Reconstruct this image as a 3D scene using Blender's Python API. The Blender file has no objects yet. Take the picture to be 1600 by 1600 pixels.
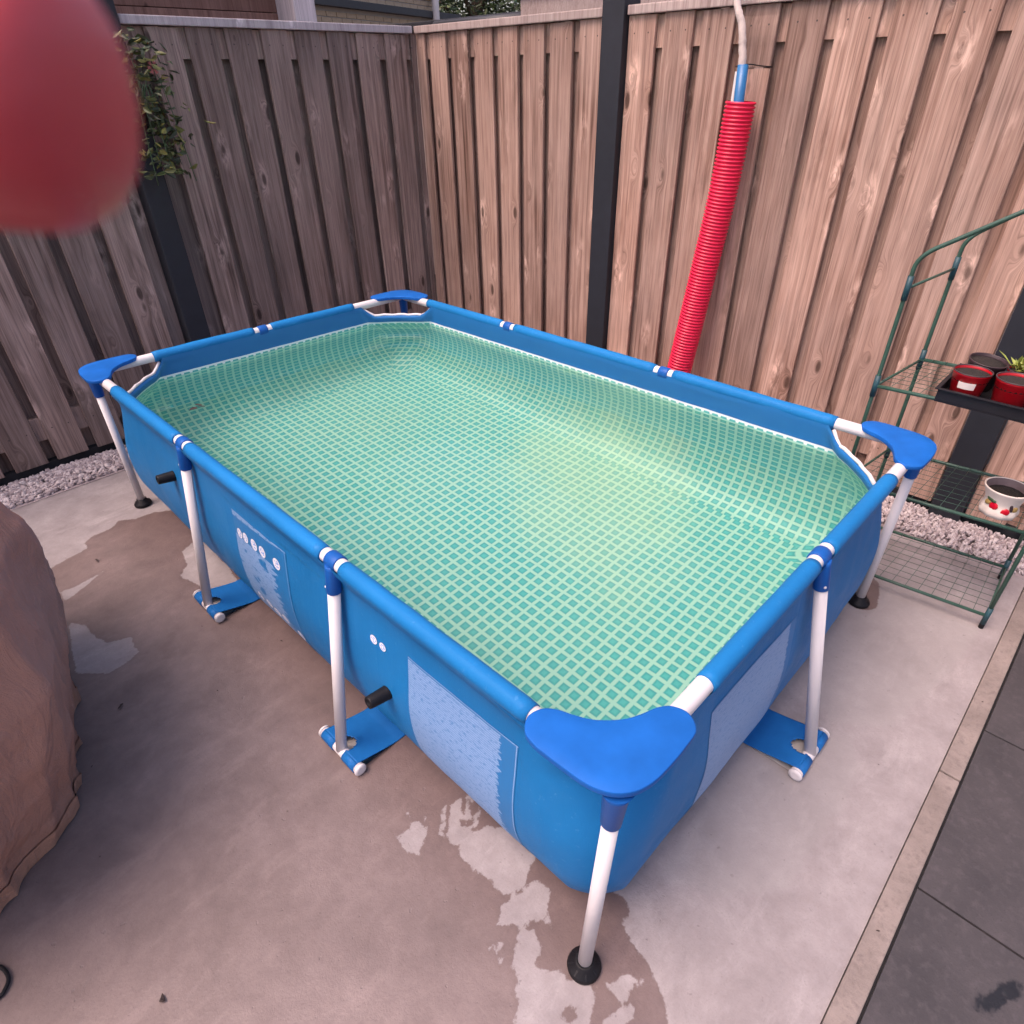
import bpy, bmesh, math, random
import numpy as np
from mathutils import Vector, Matrix, noise as mnoise
random.seed(7); np.random.seed(7)
R = math.radians
SC = bpy.context.scene
COL = SC.collection

# ------------------------------------------------------------------ camera
CAM_POS = Vector((-0.537, -0.308, 1.584))
cr_, cu_, cf_ = Vector((0.698, -0.716, -0.017)), Vector((0.415, 0.384, 0.825)), Vector((0.584, 0.582, -0.565))
cf_.normalize(); cr_ = (cr_ - cf_ * cr_.dot(cf_)).normalized(); cu_ = cr_.cross(cf_)
cam = bpy.data.cameras.new('camera'); cam_o = bpy.data.objects.new('camera', cam); COL.objects.link(cam_o)
cam.sensor_width = 36; cam.lens = 989.7 / 1600 * 36; cam.clip_start = 0.005; cam.clip_end = 300
cam_o.matrix_world = Matrix(((cr_.x, cu_.x, -cf_.x, CAM_POS.x), (cr_.y, cu_.y, -cf_.y, CAM_POS.y), (cr_.z, cu_.z, -cf_.z, CAM_POS.z), (0, 0, 0, 1)))
cam.dof.use_dof = True; cam.dof.focus_distance = 2.1; cam.dof.aperture_fstop = 16.0   # a small phone lens: only the finger at 4 cm blurs
SC.camera = cam_o

# ------------------------------------------------------------------ sky, sun, exposure
SUN_AZ = Vector((-0.95, 0.31)).normalized(); SUN_EL = R(64)
world = bpy.data.worlds.new('World'); SC.world = world; world.use_nodes = True
wn = world.node_tree.nodes; wl = world.node_tree.links
sky = wn.new('ShaderNodeTexSky'); sky.sky_type = 'NISHITA'; sky.sun_disc = False
sky.sun_elevation = SUN_EL; sky.sun_rotation = math.atan2(SUN_AZ.x, SUN_AZ.y)
sky.air_density = 1.0; sky.dust_density = 4.0; sky.ozone_density = 1.0
wn['Background'].inputs['Strength'].default_value = 0.15
wl.new(sky.outputs[0], wn['Background'].inputs['Color'])
sun = bpy.data.lights.new('sun', 'SUN'); sun.energy = 1.3; sun.angle = R(34); sun.color = (1.0, 0.90, 0.84)
sun_o = bpy.data.objects.new('sun', sun); COL.objects.link(sun_o)
sdir = Vector((SUN_AZ.x * math.cos(SUN_EL), SUN_AZ.y * math.cos(SUN_EL), math.sin(SUN_EL)))
sun_o.rotation_euler = (-sdir).to_track_quat('-Z', 'Y').to_euler(); sun_o.location = sdir * 20
SC.view_settings.view_transform = 'Standard'; SC.view_settings.look = 'None'; SC.view_settings.gamma = 1
SC.view_settings.use_curve_mapping = False
SC.view_settings.exposure = 0.93
SC.view_settings.use_white_balance = True
SC.view_settings.white_balance_temperature = 7250; SC.view_settings.white_balance_tint = 25
SC.render.engine = 'CYCLES'
SC.cycles.use_denoising = True; SC.cycles.max_bounces = 6; SC.cycles.diffuse_bounces = 3; SC.cycles.glossy_bounces = 3; SC.cycles.transmission_bounces = 6
SC.cycles.use_adaptive_sampling = True; SC.cycles.adaptive_threshold = 0.03

# ------------------------------------------------------------------ helpers: objects
def link(name, me, mat=None, parent=None, smooth=False):
    if isinstance(me, bmesh.types.BMesh):
        bm = me; me = bpy.data.meshes.new(name); bm.to_mesh(me); bm.free()
    if mat and not me.materials: me.materials.append(mat)
    if smooth: me.polygons.foreach_set('use_smooth', [True] * len(me.polygons))
    o = bpy.data.objects.new(name, me); COL.objects.link(o)
    if parent: o.parent = parent
    return o
def empty(name, loc=(0, 0, 0), rz=0):
    o = bpy.data.objects.new(name, None); COL.objects.link(o); o.location = loc; o.rotation_euler = (0, 0, rz)
    o.empty_display_size = .05
    return o
def tag(o, label=None, cat=None, group=None, kind=None):
    if label: o['label'] = label
    if cat: o['category'] = cat
    if group: o['group'] = group
    if kind: o['kind'] = kind
    return o
def part(name, me, mat, root, smooth=False):
    """mesh in world coordinates, parented to a thing whose Empty stands at its base"""
    o = link(name, me, mat, None, smooth); o.parent = root
    o.matrix_parent_inverse = root.matrix_basis.inverted()
    return o
def add_box(bm, x0, x1, y0, y1, z0, z1, bev=0.0):
    r = bmesh.ops.create_cube(bm, size=1)
    for v in r['verts']:
        v.co = Vector((x0 + (v.co.x + .5) * (x1 - x0), y0 + (v.co.y + .5) * (y1 - y0), z0 + (v.co.z + .5) * (z1 - z0)))
    if bev:
        es = list({e for v in r['verts'] for e in v.link_edges})
        bmesh.ops.bevel(bm, geom=es, offset=bev, segments=2, affect='EDGES', profile=.6)
def box(x0, x1, y0, y1, z0, z1, bev=0.0):
    bm = bmesh.new(); add_box(bm, x0, x1, y0, y1, z0, z1, bev); return bm
def add_tube(bm, pts, rad, seg=16, caps=True):
    pts = [Vector(p) for p in pts]; n = len(pts)
    rad = rad if isinstance(rad, (list, tuple)) else [rad] * n
    rings = []; up = None
    for i, p in enumerate(pts):
        t = (pts[min(i + 1, n - 1)] - pts[max(i - 1, 0)]).normalized()
        if up is None: up = t.orthogonal().normalized()
        up = (up - t * up.dot(t)).normalized(); s = t.cross(up)
        rings.append([bm.verts.new(p + (up * math.cos(a) + s * math.sin(a)) * rad[i]) for a in [k * 2 * math.pi / seg for k in range(seg)]])
    for a, b in zip(rings, rings[1:]):
        for k in range(seg):
            f = bm.faces.new((a[k], a[(k + 1) % seg], b[(k + 1) % seg], b[k])); f.smooth = True
    if caps:
        bm.faces.new(rings[0][::-1]); bm.faces.new(rings[-1])
def tube(pts, rad, seg=16, caps=True):
    bm = bmesh.new(); add_tube(bm, pts, rad, seg, caps); return bm
def add_lathe(bm, prof, c=(0, 0, 0), seg=28, axis=None, caps=True):
    M = Matrix.Identity(3) if axis is None else Vector(axis).to_track_quat('Z', 'Y').to_matrix()
    c = Vector(c); rings = []
    for r, z in prof:
        rings.append([bm.verts.new(c + M @ Vector((r * math.cos(k * 2 * math.pi / seg), r * math.sin(k * 2 * math.pi / seg), z))) for k in range(seg)])
    for a, b in zip(rings, rings[1:]):
        for k in range(seg):
            f = bm.faces.new((a[k], a[(k + 1) % seg], b[(k + 1) % seg], b[k])); f.smooth = True
    if caps: bm.faces.new(rings[0][::-1]); bm.faces.new(rings[-1])
def lathe(prof, c=(0, 0, 0), seg=28, axis=None, caps=True):
    bm = bmesh.new(); add_lathe(bm, prof, c, seg, axis, caps); return bm
def bez(p, n=8):
    p = [Vector(q) for q in p]; out = []
    for i in range(n + 1):
        t = i / n; q = p
        while len(q) > 1: q = [a.lerp(b, t) for a, b in zip(q, q[1:])]
        out.append(q[0])
    return out
def smoothpath(pts, n=6):
    P = [Vector(p) for p in pts]; P = [P[0] * 2 - P[1]] + P + [P[-1] * 2 - P[-2]]; out = []
    for i in range(1, len(P) - 2):
        for k in range(n):
            t = k / n; a, b, c, d = P[i - 1:i + 3]
            out.append(.5 * ((2 * b) + (c - a) * t + (2 * a - 5 * b + 4 * c - d) * t * t + (3 * b - a - 3 * c + d) * t ** 3))
    out.append(P[-2]); return out

# ------------------------------------------------------------------ helpers: materials
class NT:
    def __init__(s, name):
        s.m = bpy.data.materials.new(name); s.m.use_nodes = True; s.t = s.m.node_tree
        s.p = s.t.nodes['Principled BSDF']; s.out = s.t.nodes['Material Output']
    def n(s, typ, **kw):
        nd = s.t.nodes.new('ShaderNode' + typ); ins = kw.pop('i', {})
        for k, v in kw.items(): setattr(nd, k, v)
        for k, v in ins.items(): s.set(nd.inputs[k], v)
        return nd
    def set(s, sock, v):
        if isinstance(v, bpy.types.NodeSocket): s.t.links.new(v, sock)
        elif isinstance(v, (tuple, list)) and len(v) == 3 and sock.type == 'RGBA': sock.default_value = (*v, 1)
        else: sock.default_value = v
    def tc(s, k='Object'): return s.n('TexCoord').outputs[k]
    def rand(s): return s.n('ObjectInfo').outputs['Random']
    def math(s, op, a, b=0.0, c=None, clamp=False):
        nd = s.n('Math', operation=op, use_clamp=clamp); s.set(nd.inputs[0], a); s.set(nd.inputs[1], b)
        if c is not None: s.set(nd.inputs[2], c)
        return nd.outputs[0]
    def vmath(s, op, a, b):
        nd = s.n('VectorMath', operation=op); s.set(nd.inputs[0], a); s.set(nd.inputs[1], b); return nd.outputs[0]
    def noise(s, v, scale, detail=4, rough=.55, dist=0.0, out='Fac'):
        nd = s.n('TexNoise', i={'Scale': scale, 'Detail': detail, 'Roughness': rough, 'Distortion': dist}); s.set(nd.inputs['Vector'], v)
        return nd.outputs[out]
    def ramp(s, f, *stops):
        nd = s.n('ValToRGB'); s.set(nd.inputs[0], f); el = nd.color_ramp.elements
        while len(el) > len(stops): el.remove(el[-1])
        while len(el) < len(stops): el.new(1)
        for e, (p, c) in zip(el, stops):
            e.position = p; e.color = (*(c if isinstance(c, (tuple, list)) else (c, c, c)), 1)
        return nd.outputs[0]
    def maprange(s, v, a, b, c=0.0, d=1.0, smooth=False):
        nd = s.n('MapRange', i={1: a, 2: b, 3: c, 4: d}); s.set(nd.inputs[0], v)
        if smooth: nd.interpolation_type = 'SMOOTHSTEP'
        return nd.outputs[0]
    def mix(s, f, a, b, mode='MIX'):
        nd = s.n('Mix', data_type='RGBA', blend_type=mode); s.set(nd.inputs[0], f); s.set(nd.inputs[6], a); s.set(nd.inputs[7], b); return nd.outputs[2]
    def bump(s, h, st=.3, dist=.01, nrm=None):
        nd = s.n('Bump', i={'Strength': st, 'Distance': dist}); s.set(nd.inputs['Height'], h)
        if nrm: s.set(nd.inputs['Normal'], nrm)
        s.set(s.p.inputs['Normal'], nd.outputs[0]); return nd.outputs[0]
    def fin(s, color=None, rough=None, **kw):
        if color is not None: s.set(s.p.inputs['Base Color'], color)
        if rough is not None: s.set(s.p.inputs['Roughness'], rough)
        for k, v in kw.items(): s.set(s.p.inputs[k], v)
        return s.m

def mat_plastic(name, col, rough=.4, var=.08, bump=.05, scale=30, **kw):
    t = NT(name); v = t.tc()
    nz = t.noise(v, scale, 5); n2 = t.noise(v, scale * .12, 3)
    f = t.math('ADD', t.math('MULTIPLY', nz, .5), t.math('MULTIPLY', n2, .5))
    c = t.mix(t.maprange(f, .3, .7), tuple(x * (1 - var) for x in col), tuple(min(1, x * (1 + var)) for x in col))
    t.bump(t.noise(v, scale * 8, 3), bump, .002)
    return t.fin(c, t.maprange(n2, .3, .7, rough - .06, rough + .08), **kw)
def mat_wood(name, dark, mid, pale, grey=(.2, .17, .17), greyamt=.2, offs=0.0):
    t = NT(name); o = t.tc(); rnd = t.rand()
    off = t.n('CombineXYZ', i={0: t.math('MULTIPLY', rnd, 37.0), 1: t.math('MULTIPLY', rnd, 11.0), 2: t.math('ADD', t.math('MULTIPLY', rnd, 91.0), offs)}).outputs[0]
    v = t.vmath('ADD', o, off)
    big = t.noise(t.vmath('MULTIPLY', v, (3.0, 3.0, .9)), 1.6, 3, .6)
    # grain bends around the knots
    kn = t.n('TexVoronoi', feature='F1', i={'Scale': 1.0, 'Randomness': 1.0}); t.set(kn.inputs['Vector'], t.vmath('MULTIPLY', v, (9.0, .01, 3.4)))
    kd = kn.outputs['Distance']
    warp = t.math('MULTIPLY', t.maprange(kd, 0.0, .33, 1.0, 0.0, True), .05)
    wv = t.vmath('ADD', v, t.n('CombineXYZ', i={0: warp}).outputs[0])
    gr = t.noise(t.vmath('MULTIPLY', wv, (55.0, 55.0, 1.1)), 1.0, 4, .62, .35)
    fine = t.noise(t.vmath('MULTIPLY', wv, (240.0, 240.0, 5.0)), 1.0, 3, .6)
    c = t.ramp(gr, (.27, dark), (.48, mid), (.74, pale))
    c = t.mix(t.maprange(big, .38, .68), c, t.mix(.6, c, pale), 'MIX')
    c = t.mix(t.math('MULTIPLY', t.maprange(t.noise(v, 2.2, 4, .6), .45, .7), greyamt), c, grey)
    # knots: dark core, pale torn halo on some
    kcol = t.n('SeparateColor', i={0: kn.outputs['Color']})
    on = t.math('GREATER_THAN', kcol.outputs[0], .25)
    core = t.math('MULTIPLY', t.maprange(kd, .075, .15, 1.0, 0.0, True), on)
    halo = t.math('MULTIPLY', t.math('MULTIPLY', t.maprange(kd, .14, .42, 1.0, 0.0, True), t.math('GREATER_THAN', kcol.outputs[1], .35)), t.maprange(t.noise(t.vmath('MULTIPLY', v, (40.0, 40.0, 14.0)), 1.0, 4), .45, .6))
    c = t.mix(t.math('MULTIPLY', halo, .9), c, tuple(min(1, x * 1.35) for x in pale))
    c = t.mix(t.math('MULTIPLY', core, .8), c, tuple(x * .38 for x in dark))
    c = t.mix(1.0, c, t.ramp(rnd, (0, (.66, .64, .64)), (.5, (.97, .95, .94)), (1, (1.20, 1.13, 1.09))), 'MULTIPLY')
    c = t.mix(t.math('MULTIPLY', t.maprange(fine, .47, .70), .42), c, tuple(x * .5 for x in dark))
    st = t.noise(t.vmath('MULTIPLY', v, (16.0, 16.0, 1.6)), 1.0, 5, .65, .8)
    c = t.mix(t.math('MULTIPLY', t.maprange(st, .54, .74), .55), c, tuple(x * .75 for x in dark))
    sx = t.n('SeparateXYZ', i={0: o})
    nx = t.math('ABSOLUTE', t.math('SUBTRACT', t.math('ABSOLUTE', t.math('SUBTRACT', sx.outputs[0], .07)), .036))
    nz = t.math('MINIMUM', t.math('ABSOLUTE', t.math('SUBTRACT', sx.outputs[2], .222)), t.math('ABSOLUTE', t.math('SUBTRACT', sx.outputs[2], 1.735)))
    nail = t.math('LESS_THAN', t.math('ADD', t.math('POWER', nx, 2.0), t.math('POWER', nz, 2.0)), .0000105)
    c = t.mix(t.math('MULTIPLY', nail, .8), c, (.05, .045, .045))
    t.bump(gr, .6, .003)
    return t.fin(c, .78, **{'Specular IOR Level': .25})

M = {}
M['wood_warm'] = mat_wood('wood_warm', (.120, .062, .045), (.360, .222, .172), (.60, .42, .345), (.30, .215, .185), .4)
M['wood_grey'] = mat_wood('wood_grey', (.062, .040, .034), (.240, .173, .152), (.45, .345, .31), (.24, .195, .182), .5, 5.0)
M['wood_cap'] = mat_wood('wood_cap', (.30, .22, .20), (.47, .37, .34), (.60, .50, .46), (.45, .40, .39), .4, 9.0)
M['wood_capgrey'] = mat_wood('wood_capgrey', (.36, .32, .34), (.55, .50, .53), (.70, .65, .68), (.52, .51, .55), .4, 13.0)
M['post'] = mat_plastic('post', (.013, .016, .023), .6, .25, .25, 14)
M['kick'] = mat_plastic('kick', (.016, .017, .021), .8, .25, .3, 14)
M['blue_wall'] = None
M['white_paint'] = mat_plastic('white_paint', (.66, .63, .635), .4, .05, .03, 18)
M['blue_plastic'] = mat_plastic('blue_plastic', (.0, .112, .42), .5, .28, .10, 11, **{'Specular IOR Level': .15})
M['blue_clamp'] = mat_plastic('blue_clamp', (.0, .090, .35), .42, .10, .06, 22, **{'Specular IOR Level': .25})
M['blue_strap'] = mat_plastic('blue_strap', (.0, .125, .38), .55, .12, .15, 30, **{'Specular IOR Level': .2})
M['black_rubber'] = mat_plastic('black_rubber', (.007, .007, .009), .5, .2, .1, 40, **{'Specular IOR Level': .25})
M['black_tray'] = mat_plastic('black_tray', (.012, .012, .015), .5, .2, .1, 30, **{'Specular IOR Level': .3})
M['green_steel'] = mat_plastic('green_steel', (.030, .085, .062), .38, .25, .1, 40)
M['green_joint'] = mat_plastic('green_joint', (.012, .060, .075), .5, .2, .1, 40)
M['soil'] = mat_plastic('soil', (.022, .017, .014), .95, .5, .9, 120)
M['strap_white'] = mat_plastic('strap_white', (.72, .70, .68), .6, .06, .1, 30)

# ================================================================== GROUND
WET = [[(-0.43, 2.403), (-0.317, 2.428), (-0.289, 2.442), (-0.291, 2.483), (-0.25, 2.512), (-0.17, 2.515), (-0.128, 2.554), (-0.077, 2.514), (0.005, 2.506), (0.205, 2.367), (0.619, 1.201), (0.442, 0.188), (0.13, 0.053), (0.134, 0.019), (0.122, -0.008), (0.09, -0.004), (0.073, -0.043), (0.067, -0.09), (0.041, -0.147), (0.004, -0.187), (-0.107, -0.278), (-0.67, 0.243), (-1.15, 0.8), (-1.117, 1.14), (-0.864, 1.56), (-0.57, 2.205)], [(1.72, 0.023), (1.701, -0.01), (1.643, -0.033), (1.55, -0.054), (1.518, -0.037), (1.499, -0.008), (1.5, 0.006), (1.572, 0.018)]]
DRY = [[(-0.146, 0.53), (-0.112, 0.507), (-0.101, 0.522), (-0.082, 0.517), (-0.076, 0.484), (-0.094, 0.465), (-0.119, 0.455), (-0.13, 0.438), (-0.139, 0.458), (-0.154, 0.478), (-0.149, 0.497)], [(0.01, 0.488), (0.042, 0.48), (0.006, 0.444), (-0.017, 0.43), (0.001, 0.396), (-0.01, 0.392), (0.036, 0.374), (0.045, 0.354), (0.084, 0.328), (0.093, 0.273), (0.089, 0.252), (0.055, 0.231), (0.017, 0.216), (-0.003, 0.204), (-0.052, 0.222), (-0.055, 0.252), (-0.049, 0.272), (-0.067, 0.316), (-0.057, 0.341), (-0.068, 0.366), (-0.046, 0.386), (-0.06, 0.404), (-0.056, 0.433), (-0.03, 0.443), (-0.012, 0.471)], [(0.062, 0.479), (0.069, 0.472), (0.008, 0.425), (0.004, 0.433)], [(0.072, 0.465), (0.076, 0.457), (0.014, 0.419), (0.012, 0.426)], [(0.074, 0.439), (0.079, 0.432), (0.002, 0.389), (-0.001, 0.398)], [(0.082, 0.416), (0.087, 0.406), (0.057, 0.394), (0.054, 0.404)], [(-0.007, 0.5), (-0.001, 0.49), (-0.062, 0.436), (-0.067, 0.446)], [(-0.088, 0.555), (-0.081, 0.545), (-0.09, 0.537), (-0.093, 0.544)], [(-0.055, 0.517), (-0.051, 0.508), (-0.064, 0.501), (-0.066, 0.508)], [(0.025, 0.194), (0.028, 0.152), (-0.005, 0.135), (-0.028, 0.123), (-0.053, 0.147), (-0.069, 0.148), (-0.1, 0.181), (-0.116, 0.191), (-0.074, 0.214), (-0.019, 0.201)], [(-0.075, 0.148), (-0.062, 0.129), (-0.068, 0.106), (-0.079, 0.084), (-0.103, 0.086), (-0.108, 0.075), (-0.095, 0.046), (-0.072, 0.027), (-0.08, 0.009), (-0.062, -0.009), (-0.054, -0.043), (-0.08, -0.061), (-0.107, -0.072), (-0.143, -0.09), (-0.228, -0.002), (-0.214, 0.039), (-0.186, 0.049), (-0.167, 0.079), (-0.145, 0.088), (-0.149, 0.113), (-0.13, 0.12), (-0.11, 0.133), (-0.098, 0.126), (-0.099, 0.144)], [(-0.154, 0.173), (-0.138, 0.168), (-0.124, 0.157), (-0.133, 0.154), (-0.145, 0.161), (-0.157, 0.168)], [(-0.152, 0.149), (-0.143, 0.131), (-0.154, 0.127), (-0.166, 0.132)], [(-0.017, 0.126), (-0.011, 0.121), (-0.03, 0.101), (-0.034, 0.106)], [(-0.03, -0.048), (-0.021, -0.063), (-0.006, -0.067), (0.009, -0.067), (0.024, -0.082), (0.02, -0.095), (0.035, -0.11), (0.029, -0.114), (0.011, -0.096), (-0.006, -0.098), (-0.03, -0.101), (-0.032, -0.087), (-0.032, -0.066)], [(-0.114, -0.093), (-0.09, -0.09), (-0.043, -0.1), (-0.023, -0.116), (-0.034, -0.128), (-0.062, -0.124), (-0.083, -0.129)], [(-0.453, 2.209), (-0.41, 2.203), (-0.296, 2.221), (-0.373, 2.177), (-0.457, 2.135)], [(-0.483, 2.002), (-0.448, 1.942), (-0.441, 1.844), (-0.418, 1.786), (-0.35, 1.758), (-0.363, 1.706), (-0.359, 1.67), (-0.404, 1.645), (-0.466, 1.64), (-0.539, 1.717), (-0.512, 1.864)], [(0.022, 2.149), (-0.029, 2.116), (-0.052, 2.016), (-0.099, 1.966), (-0.08, 1.889), (-0.061, 1.813), (-0.024, 1.782), (0.043, 1.776), (0.057, 1.879), (0.067, 2.123)]]
REWET = [[(-0.123, -0.012), (-0.099, -0.034), (-0.116, -0.048), (-0.132, -0.046), (-0.144, -0.029)]]
DAMP = [[(0.977, 0.012), (1.053, 0.005), (0.953, -0.135), (1.06, -0.267), (1.175, -0.286), (1.337, -0.318), (1.503, -0.338), (1.674, -0.346), (1.753, -0.143), (1.742, 0.057), (1.198, 0.182)], [(0.881, 0.008), (0.947, -0.193), (0.841, -0.258), (0.615, -0.254), (0.416, -0.245), (0.289, -0.133), (0.233, -0.012), (0.481, 0.012)]]
CR = [[(-0.846, 0.71), (-0.774, 0.767), (-0.688, 0.825), (-0.618, 0.876), (-0.559, 0.95), (-0.531, 0.981)], [(-0.763, 1.116), (-0.627, 1.045), (-0.524, 0.977)]]
SMEAR = [(0.458, -0.62), (0.49, -0.622), (0.521, -0.638), (0.549, -0.655), (0.573, -0.667), (0.571, -0.681), (0.547, -0.686), (0.523, -0.671), (0.501, -0.659), (0.469, -0.644), (0.457, -0.629)]
def seg_dist(px, py, poly, closed=True):
    d = np.full(px.shape, 9.0); pts = poly + [poly[0]] if closed else poly
    for (ax, ay), (bx, by) in zip(pts, pts[1:]):
        ex, ey = bx - ax, by - ay; L = ex * ex + ey * ey + 1e-12
        t = np.clip(((px - ax) * ex + (py - ay) * ey) / L, 0, 1)
        d = np.minimum(d, np.hypot(px - ax - t * ex, py - ay - t * ey))
    return d
def inside(px, py, poly):
    r = np.zeros(px.shape, bool); pts = poly + [poly[0]]
    for (ax, ay), (bx, by) in zip(pts, pts[1:]):
        c = (ay > py) != (by > py)
        r ^= c & (px < (bx - ax) * (py - ay) / (by - ay + 1e-12) + ax)
    return r
def sdf(px, py, poly):            # positive inside
    d = seg_dist(px, py, poly); return np.where(inside(px, py, poly), d, -d)

def sheet(name, x0, x1, y0, y1, step, zf):
    nx = int((x1 - x0) / step) + 1; ny = int((y1 - y0) / step) + 1
    X, Y = np.meshgrid(np.linspace(x0, x1, nx), np.linspace(y0, y1, ny))
    X, Y = X.ravel(), Y.ravel(); Z = zf(X, Y)
    me = bpy.data.meshes.new(name)
    i = np.arange(nx * ny).reshape(ny, nx)
    F = np.stack([i[:-1, :-1], i[:-1, 1:], i[1:, 1:], i[1:, :-1]], -1).reshape(-1, 4)
    me.from_pydata(np.stack([X, Y, Z], 1).tolist(), [], F.tolist()); me.update()
    return me, X, Y

def mat_concrete():
    t = NT('concrete'); v = t.tc()
    a = lambda nm: t.n('Attribute', attribute_name=nm).outputs['Fac']
    edge = t.math('ADD', t.math('MULTIPLY', t.math('SUBTRACT', t.noise(v, 62, 6, .72), .5), .026), t.math('MULTIPLY', t.math('SUBTRACT', t.noise(v, 13, 4, .6), .5), .016))
    wet = t.maprange(t.math('ADD', a('wet'), edge), -.0022, .0022, 0, 1, True)
    damp = t.maprange(t.math('ADD', a('damp'), t.math('MULTIPLY', edge, 1.6)), -.014, .014, 0, 1, True)
    n1 = t.noise(v, 5.5, 8, .72, .2); n2 = t.noise(v, 30, 6, .65); n3 = t.noise(v, 190, 3, .6)
    trow = t.noise(t.vmath('MULTIPLY', v, (1.0, 3.0, 1.0)), 4.0, 6, .7, .2)
    c = t.ramp(n1, (.30, (.192, .170, .171)), (.5, (.278, .249, .250)), (.70, (.362, .331, .330)))
    c = t.mix(t.maprange(n2, .38, .68, 0, .5), c, (.255, .222, .222))
    c = t.mix(t.maprange(trow, .55, .70, 0, .4), c, (.43, .395, .392))
    c = t.mix(t.maprange(n3, .55, .72, 0, .5), c, (.23, .20, .195))
    c = t.mix(t.math('MULTIPLY', damp, .45), c, (.30, .28, .275))
    wv = t.ramp(t.noise(v, 2.3, 5, .6, .5), (.3, (.52, .43, .405)), (.7, (.68, .575, .545)))
    soak = t.maprange(a('soak'), 0.0, .30, 1.0, 0.0, True)          # the water that ran off the pool stands longest beside it
    wv = t.mix(t.math('MULTIPLY', soak, .75), wv, (.46, .34, .31))
    rim = t.math('MULTIPLY', t.maprange(t.math('ADD', a('wet'), edge), .0, .016, 1, 0, True), .22)
    wv = t.mix(rim, wv, (.42, .34, .32))
    c = t.mix(wet, c, t.mix(1.0, c, wv, 'MULTIPLY'))
    crk = t.math('MULTIPLY', t.maprange(t.math('ADD', a('crack'), t.math('MULTIPLY', edge, .12)), .0, .004, 1, 0, True), .45)
    c = t.mix(crk, c, (.12, .10, .10))
    pit = t.maprange(t.noise(v, 55, 2, .5), .70, .76)
    c = t.mix(t.math('MULTIPLY', pit, .35), c, (.13, .11, .11))
    rough = t.math('SUBTRACT', .88, t.math('MULTIPLY', wet, t.maprange(n1, .3, .7, .28, .52)))
    h = t.math('ADD', t.math('MULTIPLY', n2, .6), t.math('ADD', t.math('MULTIPLY', n3, .25), t.math('MULTIPLY', pit, -.4)))
    t.bump(h, .34, .006)
    return t.fin(c, rough)
M['concrete'] = mat_concrete()
M['earth'] = mat_plastic('earth', (.10, .08, .07), .95, .4, .6, 12)

me, X, Y = sheet('ground', -60, 60, -60, 60, 4.0, lambda x, y: x * 0 - .07)
tag(link('ground', me, M['earth']), kind='structure')
me, X, Y = sheet('concrete_floor', -3.0, 2.125, -.4062, 3.03, .0115, lambda x, y: .0025 * np.sin(x * 2.1 + 1) * np.sin(y * 1.7))
wet = np.max([sdf(X, Y, p) for p in WET], 0)
for p in DRY: wet = np.minimum(wet, -sdf(X, Y, p))
for p in REWET: wet = np.maximum(wet, sdf(X, Y, p))
damp = np.max([sdf(X, Y, p) for p in DAMP], 0)
crack = np.min([seg_dist(X, Y, p, False) for p in CR], 0)
dx = np.maximum(np.maximum(.05 - X, X - 1.5), 0); dy = np.maximum(np.maximum(.02 - Y, Y - 2.5), 0)
soak = np.hypot(dx, dy)
for nm, arr in (('wet', wet), ('damp', damp), ('crack', crack), ('soak', soak)):
    at = me.attributes.new(nm, 'FLOAT', 'POINT'); at.data.foreach_set('value', arr.astype(np.float32))
tag(link('concrete_floor', me, M['concrete'], smooth=True), kind='structure')

# kerb strip and its groove
def mat_kerb():
    t = NT('kerb'); v = t.tc(); n1 = t.noise(v, 5, 5, .6); n2 = t.noise(v, 60, 4, .6)
    c = t.ramp(n1, (.3, (.165, .135, .122)), (.7, (.29, .242, .220)))
    c = t.mix(t.maprange(n2, .5, .75, 0, .7), c, (.15, .12, .11)); t.bump(n2, .7, .006)
    return t.fin(c, .9)
M['kerb'] = mat_kerb()
kerb = empty('kerb', (0, -.43, 0)); tag(kerb, kind='structure')
xk = -3.0
while xk < 3.0:
    part('kerb_stone', box(xk, xk + .995, -.458, -.408, -.06, .006 + random.uniform(-.001, .001), .004), M['kerb'], kerb); xk += 1.0

def mat_paver():
    t = NT('paver'); v = t.vmath('ADD', t.tc(), t.n('CombineXYZ', i={0: t.math('MULTIPLY', t.rand(), 20)}).outputs[0])
    n1 = t.noise(v, 5, 6, .65, .3); n2 = t.noise(v, 45, 5, .6); n3 = t.noise(v, 220, 3, .6)
    c = t.ramp(n1, (.3, (.033, .031, .035)), (.7, (.060, .054, .058)))
    c = t.mix(t.maprange(n2, .5, .75, 0, .4), c, (.10, .088, .093)); c = t.mix(t.maprange(n3, .58, .75, 0, .6), c, (.03, .028, .03))
    st = t.math('SUBTRACT', t.n('Attribute', attribute_name='stain').outputs['Fac'], 1.0)
    s = t.maprange(t.math('ADD', st, t.math('MULTIPLY', t.math('SUBTRACT', n2, .5), .05)), -.006, .006, 0, 1, True)
    c = t.mix(t.math('MULTIPLY', s, .95), c, (.006, .008, .011))
    t.bump(t.math('ADD', n2, t.math('MULTIPLY', n3, .5)), .35, .004)
    return t.fin(c, t.math('SUBTRACT', .72, t.math('MULTIPLY', s, .3)))
M['paver'] = mat_paver()
pav = tag(link('pavement', box(-3, 3.2, -5, -.459, -.06, -.012), M['kick']), kind='structure')
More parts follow.
